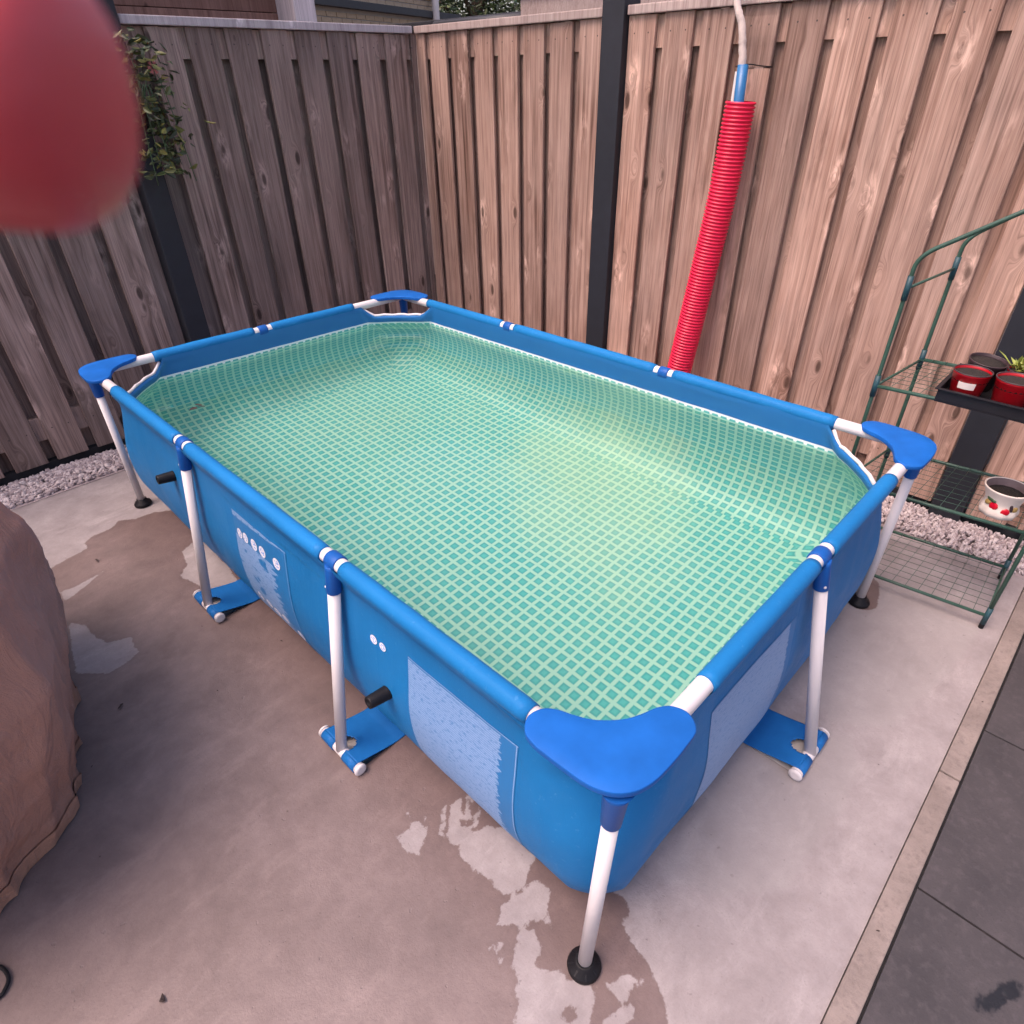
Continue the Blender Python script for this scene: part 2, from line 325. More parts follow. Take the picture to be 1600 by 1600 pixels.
for i in range(-5, 5):
    for j in range(0, 3):
        x0 = .632 + .6 * i; y1 = -.464 - .6 * j
        if j == 2 and i < -3: continue
        me = None
        if i == -1 and j == 0 or i == 0 and j == 0:
            m_, X, Y = sheet('paver', x0 + .003, x0 + .597, y1 - .594, y1, .009, lambda x, y: x * 0 - .001)
            at = m_.attributes.new('stain', 'FLOAT', 'POINT'); at.data.foreach_set('value', (1 + sdf(X, Y, SMEAR)).astype(np.float32)); me = m_
            bm = bmesh.new(); bm.from_mesh(me); 
            be = [e for e in bm.edges if e.is_boundary]; r = bmesh.ops.extrude_edge_only(bm, edges=be)
            for g in r['geom']:
                if isinstance(g, bmesh.types.BMVert): g.co.z = -.04
            me = bm
        else: me = box(x0 + .003, x0 + .597, y1 - .594, y1, -.04, -.001 + random.uniform(-.0015, .0008), .003)
        o = link('paver', me, M['paver'], pav)

# gravel strips along the two fences
def mat_pebble():
    t = NT('pebble'); v = t.tc(); a = t.n('Attribute', attribute_name='tint').outputs['Fac']
    c = t.ramp(a, (0, (.28, .23, .235)), (.5, (.46, .395, .395)), (1, (.64, .58, .57)))
    c = t.mix(t.maprange(t.noise(v, 120, 3), .4, .7, 0, .35), c, (.36, .29, .30)); return t.fin(c, .8)
M['pebble'] = mat_pebble()
def pebbles(name, n, fx, label, bed):
    ico = bmesh.new(); bmesh.ops.create_icosphere(ico, subdivisions=1, radius=1)
    iv = np.array([v.co[:] for v in ico.verts]); fi = np.array([[v.index for v in f.verts] for f in ico.faces]); ico.free()
    V, F, T = [], [], []
    for k in range(n):
        c = np.array(fx()); s = np.random.uniform(.0055, .0115) * np.array([1.35, 1, .7]) * np.random.uniform(.8, 1.2, 3)
        q = Vector(np.random.normal(size=3)).to_track_quat('Z', 'Y').to_matrix()
        p = (iv * (1 + np.random.uniform(-.18, .18, (len(iv), 1)))) * s
        V.append(p @ np.array(q) + c); F.append(fi + k * len(iv)); T.append(np.full(len(iv), np.random.rand()))
    b0 = n * len(iv); V.append(np.array(bed)); T.append(np.full(4, .15))
    me = bpy.data.meshes.new(name); me.from_pydata(np.concatenate(V).tolist(), [], np.concatenate(F).tolist() + [[b0, b0 + 1, b0 + 2, b0 + 3]])
    at = me.attributes.new('tint', 'FLOAT', 'POINT'); at.data.foreach_set('value', np.concatenate(T).astype(np.float32))
    tag(link(name, me, M['pebble']), label, 'gravel', kind='stuff')
u = np.random.uniform
pebbles('gravel', 9000, lambda: (lambda q: (u(-1.2, 2.3), 3.015 + .225 * q, .004 + .014 * u() + .012 * math.sin(q * 3)))(u()), 'pale gravel strip at the foot of the dark left fence', [(-1.3, 3.0, .002), (2.3, 3.0, .002), (2.3, 3.25, .004), (-1.3, 3.25, .004)])
pebbles('gravel', 10500, lambda: (lambda q: (2.10 + .215 * q, u(-.9, 3.0), .004 + .014 * u() + .012 * math.sin(q * 3)))(u()), 'pale pink gravel strip under the green plant rack along the back fence', [(2.09, -.95, .002), (2.32, -.95, .004), (2.32, 3.02, .004), (2.09, 3.02, .002)])

# ================================================================== FENCES
def board_mesh(name, w, th, z0, z1, seed):
    rnd = random.Random(seed); bm = bmesh.new(); n = 7; rings = []
    for i in range(n):
        z = z0 + (z1 - z0) * i / (n - 1); dx = rnd.uniform(-.0012, .0012); dn = rnd.uniform(-.0015, .0015); b = .0025
        pr = [(0, 0), (w, 0), (w, th - b), (w - b, th), (b, th), (0, th - b)]
        rings.append([bm.verts.new((p[0] + dx, p[1] + dn * (p[1] > 0), z + (rnd.uniform(-.001, .001) if i in (0, n - 1) else 0))) for p in pr])
    for a, c in zip(rings, rings[1:]):
        for k in range(6): bm.faces.new((a[k], a[(k + 1) % 6], c[(k + 1) % 6], c[k]))
    bm.faces.new(rings[0][::-1]); bm.faces.new(rings[-1])
    bmesh.ops.recalc_face_normals(bm, faces=bm.faces)
    me = bpy.data.meshes.new(name); bm.to_mesh(me); bm.free(); return me
def fence(name, label, origin, rz, length, fronts, wood, capwood, capext=(0, 0), split=None, zt=1.797, deep=.019):
    """local frame: x along the fence, +y towards the viewer's garden, z up; fronts = left edges of the front boards"""
    root = empty(name, origin, rz); tag(root, label, 'fence', 'timber fence panels round the pool yard')
    meshes = [board_mesh('board', .140, .016, .058, zt, s) for s in range(5)]
    for m_ in meshes: m_.materials.append(wood)
    for k, f in enumerate(fronts):
        w = .140
        if f < 0 or f + w > length:
            a, b = max(f, 0), min(f + w, length)
            if b - a < .02: continue
            mm = board_mesh('board', b - a, .016, .058, zt, k); mm.materials.append(wood); o = link('board', mm, None, root); o.location = (a, .001, 0); continue
        if split is not None and k == split[0]:
            for z0, z1 in ((.058, split[1] - .002), (split[1] + .002, zt)):
                mm = board_mesh('board', w, .016, z0, z1, k + int(z0 * 10)); mm.materials.append(wood); o = link('board', mm, None, root); o.location = (f, .001 + (.002 if z0 > .1 else 0), 0)
            continue
        o = link('board', meshes[k % 5], None, root); o.location = (f + random.uniform(-.002, .002), .001 + random.uniform(-.0005, .002), random.uniform(-.003, .002))
        o.rotation_euler = (0, R(random.uniform(-.06, .06)), 0)
    bm_ = [board_mesh('back_board', .140, .016, .030, 1.80, s + 20) for s in range(4)]
    for m_ in bm_: m_.materials.append(wood)
    for k, f in enumerate(list(fronts) + [fronts[-1] + (fronts[1] - fronts[0])]):
        f = f - .091
        if f < -.04 or f + .14 > length + .04: continue
        o = link('back_board', bm_[k % 4], None, root); o.location = (f + random.uniform(-.002, .002), -deep - .017, 0)
    for z0, z1 in ((.165, .278), (1.68, 1.796)):
        o = link('rail', box(0, length, -deep, -.001, z0, z1, .001), wood, root)
    o = link('cap_rail', box(-capext[0], length + capext[1], -.045, .034, 1.8, 1.834, .004), capwood, root)
    link('gravel_board', box(0, length, -.040, -.004, -.06, .055, .003), M['kick'], root)
    return root
# back fence: local x runs along -y (rotation -90 deg), so +y(local) faces -x
RZB = R(90)
# rotation +90: local x -> +y world, local y -> -x world
fence('wooden_fence', 'tan fence panel behind the red pipe and green rack, right of the black post', (2.335, 0.004, 0), RZB, 1.752,
      [1.613 - .182 * i for i in range(10)][::-1], M['wood_warm'], M['wood_cap'], split=(6, 1.600))
fence('wooden_fence', 'narrow tan fence panel between the corner and the tall black post', (2.335, 1.888, 0), RZB, 1.349,
      [.002 + .182 * i for i in range(8)], M['wood_warm'], M['wood_cap'], capext=(0, -.008))
fence('wooden_fence', 'tan fence panel at the right edge behind the flower pots', (2.335, -1.92, 0), RZB, 1.80,
      [1.655 - .182 * i for i in range(9)][::-1], M['wood_warm'], M['wood_cap'])
# left fence: local y faces -y -> rotation 180: local x -> -x
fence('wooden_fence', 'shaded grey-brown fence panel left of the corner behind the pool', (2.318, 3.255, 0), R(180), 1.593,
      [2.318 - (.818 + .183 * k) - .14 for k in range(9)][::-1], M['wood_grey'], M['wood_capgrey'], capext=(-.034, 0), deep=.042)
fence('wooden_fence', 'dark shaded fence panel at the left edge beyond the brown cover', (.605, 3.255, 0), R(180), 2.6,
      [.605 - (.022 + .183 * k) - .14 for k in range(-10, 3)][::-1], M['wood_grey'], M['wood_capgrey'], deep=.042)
def post(label, x0, x1, y0, y1, h):
    root = empty('fence_post', ((x0 + x1) / 2, (y0 + y1) / 2, 0)); tag(root, label, 'post', 'dark fence posts')
    part('shaft', box(x0, x1, y0, y1, -.06, h, .006), M['post'], root)
    part('post_cap', box(x0 - .006, x1 + .006, y0 - .006, y1 + .006, h + .001, h + .02, .006), M['post'], root)
post('tall black fence post in the middle of the back fence', 2.285, 2.405, 1.762, 1.882, 1.98)
post('black fence post behind the plant rack and its flower pots', 2.285, 2.405, -.118, -.002, 1.98)
post('black fence post with the leafy plant hung on it, in the left fence', .61, .72, 3.205, 3.325, 1.93)

# ================================================================== POOL
PW, PL, PH = 1.515, 2.57, .644            # rail axes: short side, long side, height
PN, PR, PLc, PF = Vector((0, 0)), Vector((1.515, 0)), Vector((.002, 2.575)), Vector((1.487, 2.495))
def pm(x, y, z):                           # the frame stands slightly out of square
    a, b = x / PW, y / PL
    p = PN * (1 - a) * (1 - b) + PR * a * (1 - b) + PLc * (1 - a) * b + PF * a * b
    return Vector((p.x, p.y, z))
def pmv(bm):
    for v in bm.verts: v.co = pm(v.co.x, v.co.y, v.co.z)
    return bm
pool = empty('swimming_pool', (.75, 1.28, 0))
tag(pool, 'blue rectangular frame swimming pool on white legs filled with green water', 'swimming pool')

def mat_pvc(name, col):
    t = NT(name); v = t.tc(); n1 = t.noise(v, 2.5, 4, .55); n2 = t.noise(v, 300, 2, .6); n3 = t.noise(v, 12, 5, .6, .4)
    c = t.mix(t.maprange(n1, .35, .65), tuple(x * .90 for x in col), tuple(x * 1.06 for x in col))
    c = t.mix(t.maprange(n3, .55, .75, 0, .10), c, tuple(min(1, x * 1.0 + .05) for x in col))
    wr = t.noise(t.vmath('MULTIPLY', v, (26.0, 26.0, 2.2)), 1.0, 3, .55, .6)          # slack drawn into upright creases
    spl = t.noise(v, 70, 4, .6); c = t.mix(t.maprange(spl, .64, .72, 0, .16), c, (.12, .34, .60))
    t.bump(t.math('ADD', t.math('MULTIPLY', n2, .22), t.math('ADD', t.math('MULTIPLY', t.noise(v, 5, 3, .5), 1.8), t.math('MULTIPLY', wr, .75))), .26, .006)
    return t.fin(c, t.maprange(n3, .3, .7, .40, .52), **{'Specular IOR Level': .10})
M['blue_wall'] = mat_pvc('blue_wall', (.0, .160, .41))
M['blue_sleeve'] = mat_pvc('blue_sleeve', (.0, .168, .43))

def interp(tab, z):
    zs = [r[0] for r in tab][::-1]
    return [float(np.interp(z, zs, [r[k] for r in tab][::-1])) for k in range(1, len(tab[0]))]
def smooth_tab(tab, n):
    z = [Vector((*r,) if len(r) <= 4 else r[:4]) for r in tab]; P = z
    P = [P[0] * 2 - P[1]] + P + [P[-1] * 2 - P[-2]]; out = []
    for i in range(1, len(P) - 2):
        for k in range(n):
            t = k / n; a, b, c, d = P[i - 1:i + 3]
            out.append(tuple(.5 * ((2 * b) + (c - a) * t + (2 * a - 5 * b + 4 * c - d) * t * t + (3 * b - a - 3 * c + d) * t ** 3)))
    out.append(tuple(P[-2])); return out
# (z, outward offset, corner cut, corner control)
OUTER = [(.644, .0216, .27, .100), (.620, .016, .265, .095), (.57, -.003, .235, .068), (.45, .004, .175, .034), (.32, .012, .135, .016), (.20, .002, .115, .012), (.11, -.026, .115, .020), (.05, -.056, .12, .030), (.018, -.080, .125, .036), (.004, -.104, .13, .042)]
INNER = [(.644, -.0214, .27, .102), (.622, -.020, .268, .102), (.575, -.013, .247, .088), (.54, -.010, .228, .078), (.45, -.004, .190, .056), (.32, .004, .155, .034), (.20, -.006, .14, .030), (.13, -.028, .145, .034), (.075, -.058, .155, .044), (.04, -.092, .175, .056), (.02, -.128, .205, .07), (.012, -.17, .235, .10)]
NSL, NSS, NC = 84, 52, 16
def ring(o, c, k, z, bulge=1.0, inner=False):
    """one horizontal ring of the wall: list of (x, y, side, along-coordinate, corner weight)"""
    out = []
    W, L = PW, PL
    def corner(p0, p1, pc, u0):
        prev = None; acc = u0; res = []
        for i in range(1, NC):
            t = i / NC; q = p0 * (1 - t) ** 2 + pc * 2 * t * (1 - t) + p1 * t * t
            acc += (q - (prev or p0)).length; prev = q
            res.append((q.x, q.y, acc, min(1, 4.5 * t * (1 - t) * 1.6)))
        return res
    bl = .009 * bulge
    def side(a, b, n, axis, fixed, sgn, span):
        for i in range(n + 1):
            s = a + (b - a) * i / n; w = math.sin(math.pi * s / span) ** .7 * bl
            if axis == 'y': out.append((fixed + sgn * (o + w), s, s, 0.0))
            else: out.append((s, fixed + sgn * (o + w), s, 0.0))
    V2 = Vector
    e = lambda s, span: math.sin(math.pi * s / span) ** .7 * bl
    # start: near side (y=0) going +x, right (x=W) +y, far (y=L) -x, left (x=0) -y
    side(c, W - c, NSS, 'x', 0, -1, W)
    out += corner(V2((W - c, -o - e(W - c, W))), V2((W + o + e(c, L), c)), V2((W + o - k, -o + k)), W - c)
    side(c, L - c, NSL, 'y', W, 1, L)
    out += corner(V2((W + o + e(L - c, L), L - c)), V2((W - c, L + o + e(W - c, W))), V2((W + o - k, L + o - k)), L - c)
    side(W - c, c, NSS, 'x', L, 1, W)
    out += corner(V2((c, L + o + e(c, W))), V2((-o - e(L - c, L), L - c)), V2((-o + k, L + o - k)), c)
    side(L - c, c, NSL, 'y', 0, -1, L)
    kk = k * (.45 if z > .5 else 1)
    out += corner(V2((-o - e(c, L), c)), V2((c, -o - e(c, W))), V2((-o + kk, -o + kk)), c)
    return out
def wall_mesh(name, tab, inner):
    rows = smooth_tab(tab, 6); V, UV, acc = [], [], 0; pz = po = None; N = None
    for z, o, c, k in rows:
        b = max(0, min(1, (.62 - z) / .25)) * max(0, min(1, z / .12)) + .25
        rg = ring(o, c, k, z, b); N = len(rg)
        if pz is not None: acc += math.hypot(z - pz, o - po)
        pz, po = z, o
        for x, y, uu, w in rg:
            zz = z
            if z > .52: zz = .52 + (z - .52) * (1 - .42 * w)       # the cloth dips where it spans the corner
            oo = 0
            if z > .58:                                          # no sleeve at the corner: bring both skins together
                f = w * (z - .58) / .064; cx, cy = PW / 2 - x, PL / 2 - y; d = math.hypot(cx, cy)
                s = (o - .003 if not inner else o + .004) * f
                x += cx / d * s; y += cy / d * s
            wr = mnoise.noise(Vector((x * 5, y * 5, z * 3))) * .0035 + mnoise.noise(Vector((x * 17, y * 17, z * 6))) * .0012
            if z > .61 or z < .02: wr *= .2
            y -= .035 * max(0, 1 - z / .25) ** 1.5 * max(0, 1 - y / .9)      # the cloth foot has crept towards the near side
            q = pm(x + wr * (1 if x > PW / 2 else -1), y + wr * (1 if y > PL / 2 else -1), zz)
            V.append(q); UV.append((uu, acc))
    nr = len(rows); F = []; LU = []
    for r_ in range(nr - 1):
        for i in range(N):
            j = (i + 1) % N; q = (r_ * N + i, (r_ + 1) * N + i, (r_ + 1) * N + j, r_ * N + j)
            if not inner: q = q[::-1]
            F.append(q)
            ui, uj = UV[q[0]][0], UV[r_ * N + j][0]
            for v in q:
                uu, vv = UV[v]
                LU.append((uu, vv))
    if inner:
        F.append(tuple(range((nr - 1) * N, nr * N))[::-1]); LU += [(V[v].x, V[v].y) for v in F[-1]]
    me = bpy.data.meshes.new(name); me.from_pydata([v[:] for v in V], [], F)
    uv = me.uv_layers.new(name='UVMap')
    for l, q in zip(uv.data, LU): l.uv = q
    me.update(); return me, V, N, nr
def mat_liner():
    t = NT('liner'); ob = t.tc(); z = t.n('SeparateXYZ', i={0: ob}).outputs[2]
    uv = t.tc('UV'); sp = t.n('SeparateXYZ', i={0: uv})
    wob = t.math('MULTIPLY', t.math('SUBTRACT', t.noise(ob, 3, 2), .5), .006)
    def ln(s):
        f = t.math('FRACT', t.math('DIVIDE', t.math('ADD', s, wob), .0365))
        d = t.math('ABSOLUTE', t.math('SUBTRACT', f, .5))          # 0 at cell centre, .5 on a line
        return t.maprange(d, .285, .395, 0, 1, True), t.maprange(d, .10, .29, 0, 1, True)
    (lx, ex), (ly, ey) = ln(sp.outputs[0]), ln(sp.outputs[1])
    line = t.math('MAXIMUM', lx, ly); edge = t.math('MAXIMUM', ex, ey)
    n = t.noise(ob, 40, 4, .6); n1 = t.noise(ob, 1.6, 4, .6)
    cell = t.mix(n, (.04, .47, .47), (.09, .58, .57))
    cell = t.mix(t.math('MULTIPLY', edge, .6), cell, (.012, .34, .35))
    c = t.mix(t.math('MULTIPLY', line, .88), cell, (.48, .77, .66))
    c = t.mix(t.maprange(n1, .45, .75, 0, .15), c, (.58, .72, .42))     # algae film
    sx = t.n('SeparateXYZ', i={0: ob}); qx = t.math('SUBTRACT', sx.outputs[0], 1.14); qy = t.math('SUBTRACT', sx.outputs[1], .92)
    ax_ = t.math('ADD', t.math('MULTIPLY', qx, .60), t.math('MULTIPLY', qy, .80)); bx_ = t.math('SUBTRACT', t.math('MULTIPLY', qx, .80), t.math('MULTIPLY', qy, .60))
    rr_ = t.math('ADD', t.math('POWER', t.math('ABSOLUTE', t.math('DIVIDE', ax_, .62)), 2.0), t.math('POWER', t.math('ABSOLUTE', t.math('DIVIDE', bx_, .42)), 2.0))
    glow = t.maprange(t.math('ADD', rr_, t.math('MULTIPLY', t.math('SUBTRACT', t.noise(ob, 5, 4, .6), .5), 1.6)), .0, 1.25, 1, 0, True)
    c = t.mix(t.math('MULTIPLY', glow, .22), c, (.84, .92, .52))     # soft yellow-green glow of the water, painted into the floor colour
    zz = t.math('ADD', z, t.math('MULTIPLY', t.math('SUBTRACT', t.noise(ob, 9, 2), .5), .004))
    scal = t.math('MULTIPLY', lx, .006)
    c = t.mix(t.math('GREATER_THAN', t.math('ADD', zz, scal), .5490), c, (.82, .84, .85))
    c = t.mix(t.math('GREATER_THAN', zz, .5570), c, t.mix(n1, (.0, .145, .41), (.0, .16, .44)))
    return t.fin(c, .5)
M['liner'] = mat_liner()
me, VO, NO, NRO = wall_mesh('wall', OUTER, False); part('wall', me, M['blue_wall'], pool, True)
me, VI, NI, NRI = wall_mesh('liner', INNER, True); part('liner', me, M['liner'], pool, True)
# white hem where the cloth is cut free at the corners
off = 0
for s, nseg in ((0, NSS), (1, NSL), (2, NSS), (3, NSL)):
    off += nseg + 1
    idx = [(off - 1 + i) % NO for i in range(NC + 1)]
    pts = [(VO[i] + VI[i]) / 2 + Vector((0, 0, .002 + .002 * math.sin(i * 1.9))) for i in idx[1:-1]]
    if s < 3: part('hem', tube(pts, .0062, 8), M['white_paint'], pool)
    off += NC - 1

# water
def mat_water():
    t = NT('water'); t.t.nodes.remove(t.p); v = t.tc()
    nz = t.math('ADD', t.noise(v, 3.5, 2, .5), t.math('MULTIPLY', t.noise(v, 14, 2, .5), .12))
    b = t.n('Bump', i={'Strength': .12, 'Distance': .02, 'Height': nz})
    g = t.n('BsdfGlass', i={'Color': (.93, 1.0, .96), 'Roughness': 0.0, 'IOR': 1.333, 'Normal': b.outputs[0]})
    t.t.links.new(g.outputs[0], t.out.inputs[0]); return t.m
M['water'] = mat_water()
WZ = .538
o, c, k = interp(smooth_tab(INNER, 6), WZ)
bm = bmesh.new(); vs = [bm.verts.new(pm(x, y, WZ)) for x, y, _, _ in ring(o + .0035, c - .002, k - .004, WZ, 1.1)]
bm.faces.new(vs); 
if bm.faces[:][0].normal.z < 0: bmesh.ops.reverse_faces(bm, faces=bm.faces)
bm.normal_update()
for f in bm.faces:
    if f.normal.z < 0: f.normal_flip()
tag(link('pool_water', bm, M['water']), kind='structure')

# frame: rails, sleeves, clamps, legs
TR = .0186
def rail_pts(p0, p1): return [pm(p0[0] + (p1[0] - p0[0]) * i / 8, p0[1] + (p1[1] - p0[1]) * i / 8, PH) for i in range(9)]
RAILS = {'near': ((0, 0), (PW, 0), [.79]), 'right': ((PW, 0), (PW, PL), [.915, 1.765]), 'far': ((0, PL), (PW, PL), [.725]), 'left': ((0, 0), (0, PL), [.820, 1.682])}
ENDS = {'near': (.272, .255), 'right': (.252, .225), 'far': (.235, .305), 'left': (.185, .275)}
OUTN = {'near': Vector((0, -1)), 'right': Vector((1, 0)), 'far': Vector((0, 1)), 'left': Vector((-1, 0))}
for sname, (p0, p1, cl) in RAILS.items():
    part('rail', tube(rail_pts(p0, p1), TR, 20), M['white_paint'], pool)
    p0, p1 = Vector(p0), Vector(p1); L = (p1 - p0).length; d = (p1 - p0) / L; nn = OUTN[sname]
    cuts = [ENDS[sname][0]] + [q for c_ in cl for q in (c_ - .042, c_ + .042)] + [L - ENDS[sname][1]]
    for a, b in zip(cuts[::2], cuts[1::2]):
        n = 26; pts = []; rr = []
        for i in range(n + 1):
            s = a + (b - a) * i / n; q = p0 + d * s
            w = math.sin(math.pi * s / L) ** .7 * .00225
            pts.append(pm(q.x + nn.x * w, q.y + nn.y * w, PH + .0005 + .0012 * mnoise.noise(Vector((s * 9, L, a))))); rr.append(.0222 + .0008 * mnoise.noise(Vector((s * 14, 3, L))))
        rr[0] = rr[-1] = .0208
        part('sleeve', tube(pts, rr, 24), M['blue_sleeve'], pool)
    for k_, s in enumerate(cl):
        q = p0 + d * s; ax = d
        c0 = pm(*(q - d * .021), PH); c1 = pm(*(q + d * .021), PH)
        lean = {'near': .135, 'right': .12, 'far': .12, 'left': .105}[sname]
        bm = bmesh.new(); add_tube(bm, [c0, c0.lerp(c1, .06), c0.lerp(c1, .94), c1], [.0208, .0224, .0224, .0208], 24)
        top = pm(*(q + nn * .009), PH - .002)
        foot = pm(*(q + nn * (lean + .0)), .026)
        ld = (foot - top).normalized()
        add_tube(bm, [top, top + ld * .012, top + ld * .078, top + ld * .080], [.0190, .0192, .0186, .0176], 20)
        clamp = part('clamp', bm, M['blue_clamp'], pool)
        rv = top + ld * .064; od = Vector((nn.x, nn.y, 0)); sidev = Vector((d.x, d.y, 0)) * (1 if sname in ('near',) else -1)
        rdir = (od * .75 + sidev * (-.65)).normalized()
        part('rivet', lathe([(.0036, 0), (.0036, .002), (.0022, .0032)], rv + rdir * .0178, 10, rdir), M['white_paint'], clamp)
        part('leg', tube([top + ld * .072, foot + ld * .0], .0158, 20), M['white_paint'], pool)
        # foot bar through the loop of the strap
        h = .088; fb = Vector((foot.x, foot.y, .0215)); dv = Vector((d.x, d.y, 0))
        bar = part('foot_bar', tube([fb - dv * h, fb + dv * h], .0160, 18), M['white_paint'], pool)
        for sg in (-1, 1):
            part('end_cap', lathe([(.0180, 0), (.0186, .003), (.0172, .0065), (.011, .008)], fb + dv * sg * h, 20, dv * sg), M['white_paint'], bar)
        # strap: a sheet from under the pool, over the bar; oval hole round the leg
        odv = Vector((nn.x, nn.y, 0)); inn = fb - odv * (lean + .12)
        zb = .006
        def P(w, t, up=0.0):        # w across, t from pool (0) to bar (1)
            base = inn.lerp(fb, t); z = zb + (.0400 - zb) * max(0, (t - .42) / .58) ** 1.15
            return Vector((base.x, base.y, z + up)) + dv * w
        bm = bmesh.new(); NW, NTt = 36, 44; g = {}
        hole = lambda w, t: ((w / .026) ** 2 + ((t - .93) / .13) ** 2) < 1
        for i in range(NW + 1):
            for j in range(NTt + 1):
                w = -.080 + .160 * i / NW; t = j / NTt
                g[i, j] = bm.verts.new(P(w, t))
        for i in range(NW):
            for j in range(NTt):
                w = -.080 + .160 * (i + .5) / NW; t = (j + .5) / NTt
                if not hole(w, t): bm.faces.new((g[i, j], g[i + 1, j], g[i + 1, j + 1], g[i, j + 1]))
        # wrap over the bar, two sleeves either side of the leg
        for w0, w1 in ((-.080, -.024), (.024, .080)):
            n = 14; prev = None
            for a_ in range(n + 1):
                an = R(90) - R(205) * a_ / n; p = fb + odv * (.0185 * math.cos(an)) + Vector((0, 0, .0185 * math.sin(an)))
                cur = (bm.verts.new(p + dv * w0), bm.verts.new(p + dv * w1))
                if prev: bm.faces.new((prev[0], prev[1], cur[1], cur[0]))
                prev = cur
        for v in [v for v in bm.verts if not v.link_faces]: bm.verts.remove(v)
        bmesh.ops.recalc_face_normals(bm, faces=bm.faces); bmesh.ops.solidify(bm, geom=bm.faces[:], thickness=.0022)
        strap = part('strap', bm, M['blue_strap'], pool, True)
        # pale underside returning under the bar
        bm = bmesh.new(); g = {}
        for i in range(7):
            for j in range(11):
                w = -.077 + .154 * i / 6; t = j / 10; base = inn.lerp(fb, t)
                g[i, j] = bm.verts.new(Vector((base.x, base.y, .0035 + .0015 * t)) + dv * w)
        for i in range(6):
            for j in range(10): bm.faces.new((g[i, j], g[i + 1, j], g[i + 1, j + 1], g[i, j + 1]))
        bmesh.ops.solidify(bm, geom=bm.faces[:], thickness=.0015)
        part('strap_underside', bm, M['strap_white'], strap, True)

# corner plates, sockets, legs and rubber feet
PLATE = [(-.058, .130), (-.050, .165), (-.022, .186), (.008, .180), (.027, .158), (.040, .125), (.058, .092), (.092, .058), (.125, .040), (.158, .027), (.180, .008), (.186, -.022), (.165, -.050), (.130, -.055), (.075, -.056), (.025, -.052), (-.012, -.038), (-.038, -.012), (-.052, .025), (-.056, .075)]
def plate(cx, cy, sx, sy):
    pts = [Vector((p[0] * .96, p[1] * .96, 0)) for p in smoothpath([(a, b, 0) for a, b in PLATE + [PLATE[0]]], 4)[:-1]]
    cen = Vector((.02, .02, 0))
    def lay(f, dz): return [pm(cx + sx * (cen + (p - cen) * f).x, cy + sy * (cen + (p - cen) * f).y, PH + dz) for p in pts]
    bm = bmesh.new(); L = [lay(.96, .0075), lay(.99, .0085), lay(1, .0105), lay(1, .0190), lay(.997, .0206), lay(.991, .0216), lay(.975, .0222), lay(.6, .0228)]
    vs = [[bm.verts.new(p) for p in l] for l in L]; n = len(pts)
    for a, b in zip(vs, vs[1:]):
        for i in range(n):
            f = bm.faces.new((a[i], a[(i + 1) % n], b[(i + 1) % n], b[i])); f.smooth = True
    bm.faces.new(vs[-1]).smooth = True; bm.faces.new(vs[0][::-1])
    bmesh.ops.recalc_face_normals(bm, faces=bm.faces); return bm
for cx, cy, sx, sy, foot in ((0, 0, 1, 1, (-.036, .000)), (PW, 0, -1, 1, (1.538, .004)), (PW, PL, -1, -1, (1.52, 2.53)), (0, PL, 1, -1, (-.004, 2.606))):
    pl = part('corner_plate', plate(cx, cy, sx, sy), M['blue_plastic'], pool)
    top = pm(cx - sx * .006, cy - sy * .006, PH - .004); ft = Vector((foot[0], foot[1], .018))
    ld = (ft - top).normalized()
    part('socket', tube([top, top + ld * .02, top + ld * .098, top + ld * .1], [.030, .0225, .0185, .0172], 22), M['blue_clamp'], pl)
    leg = part('leg', tube([top + ld * .09, ft], .0152, 22), M['white_paint'], pool)
    part('rubber_foot', lathe([(.036, -.0175), (.037, -.010), (.033, -.003), (.024, .003), (.0205, .014), (.0185, .015)], ft, 26), M['black_rubber'], leg)
    bm = bmesh.new()
    for k in range(8):
        a = k * math.pi / 4; dv = Vector((math.cos(a), math.sin(a), 0)); s = Vector((-dv.y, dv.x, 0)) * .0018
        vs = [ft + dv * r + s * sg + Vector((0, 0, z)) for r, z in ((.021, .006), (.034, -.003), (.034, -.010), (.021, -.010)) for sg in (-1, 1)]
        vv = [bm.verts.new(p) for p in vs]
        for q in ((0, 1, 3, 2), (2, 3, 5, 4), (0, 2, 4, 6), (1, 7, 5, 3)): bm.faces.new([vv[i] for i in q])
    part('foot_ribs', bm, M['black_rubber'], leg)

# black drain plugs through the wall
def wallpt(side, s, z, out=0.0):
    o, c, k = interp(smooth_tab(OUTER, 6), z)
    span = PL if side in ('left', 'right') else PW
    b = (max(0, min(1, (.62 - z) / .25)) * max(0, min(1, z / .12)) + .25) * .009
    o += math.sin(math.pi * s / span) ** .7 * b + out
    x, y = {'left': (-o, s), 'near': (s, -o)}[side]
    wr = mnoise.noise(Vector((x * 5, y * 5, z * 3))) * .0035 + mnoise.noise(Vector((x * 17, y * 17, z * 6))) * .0012
    y0_ = y
    if side == 'left': x -= wr
    else: y -= wr
    y -= .035 * max(0, 1 - z / .25) ** 1.5 * max(0, 1 - y0_ / .9)
    return pm(x, y, z)
for s, z in ((1.895, .445), (.655, .332)):
    p = wallpt('left', s, z); ax = Vector((-1, .05, .10)).normalized()
    plug = part('drain_plug', lathe([(.019, -.006), (.019, .004), (.0185, .006), (.018, .020), (.0165, .052), (.0155, .056), (.011, .056), (.010, .050)], p, 24, ax), M['black_rubber'], pool)

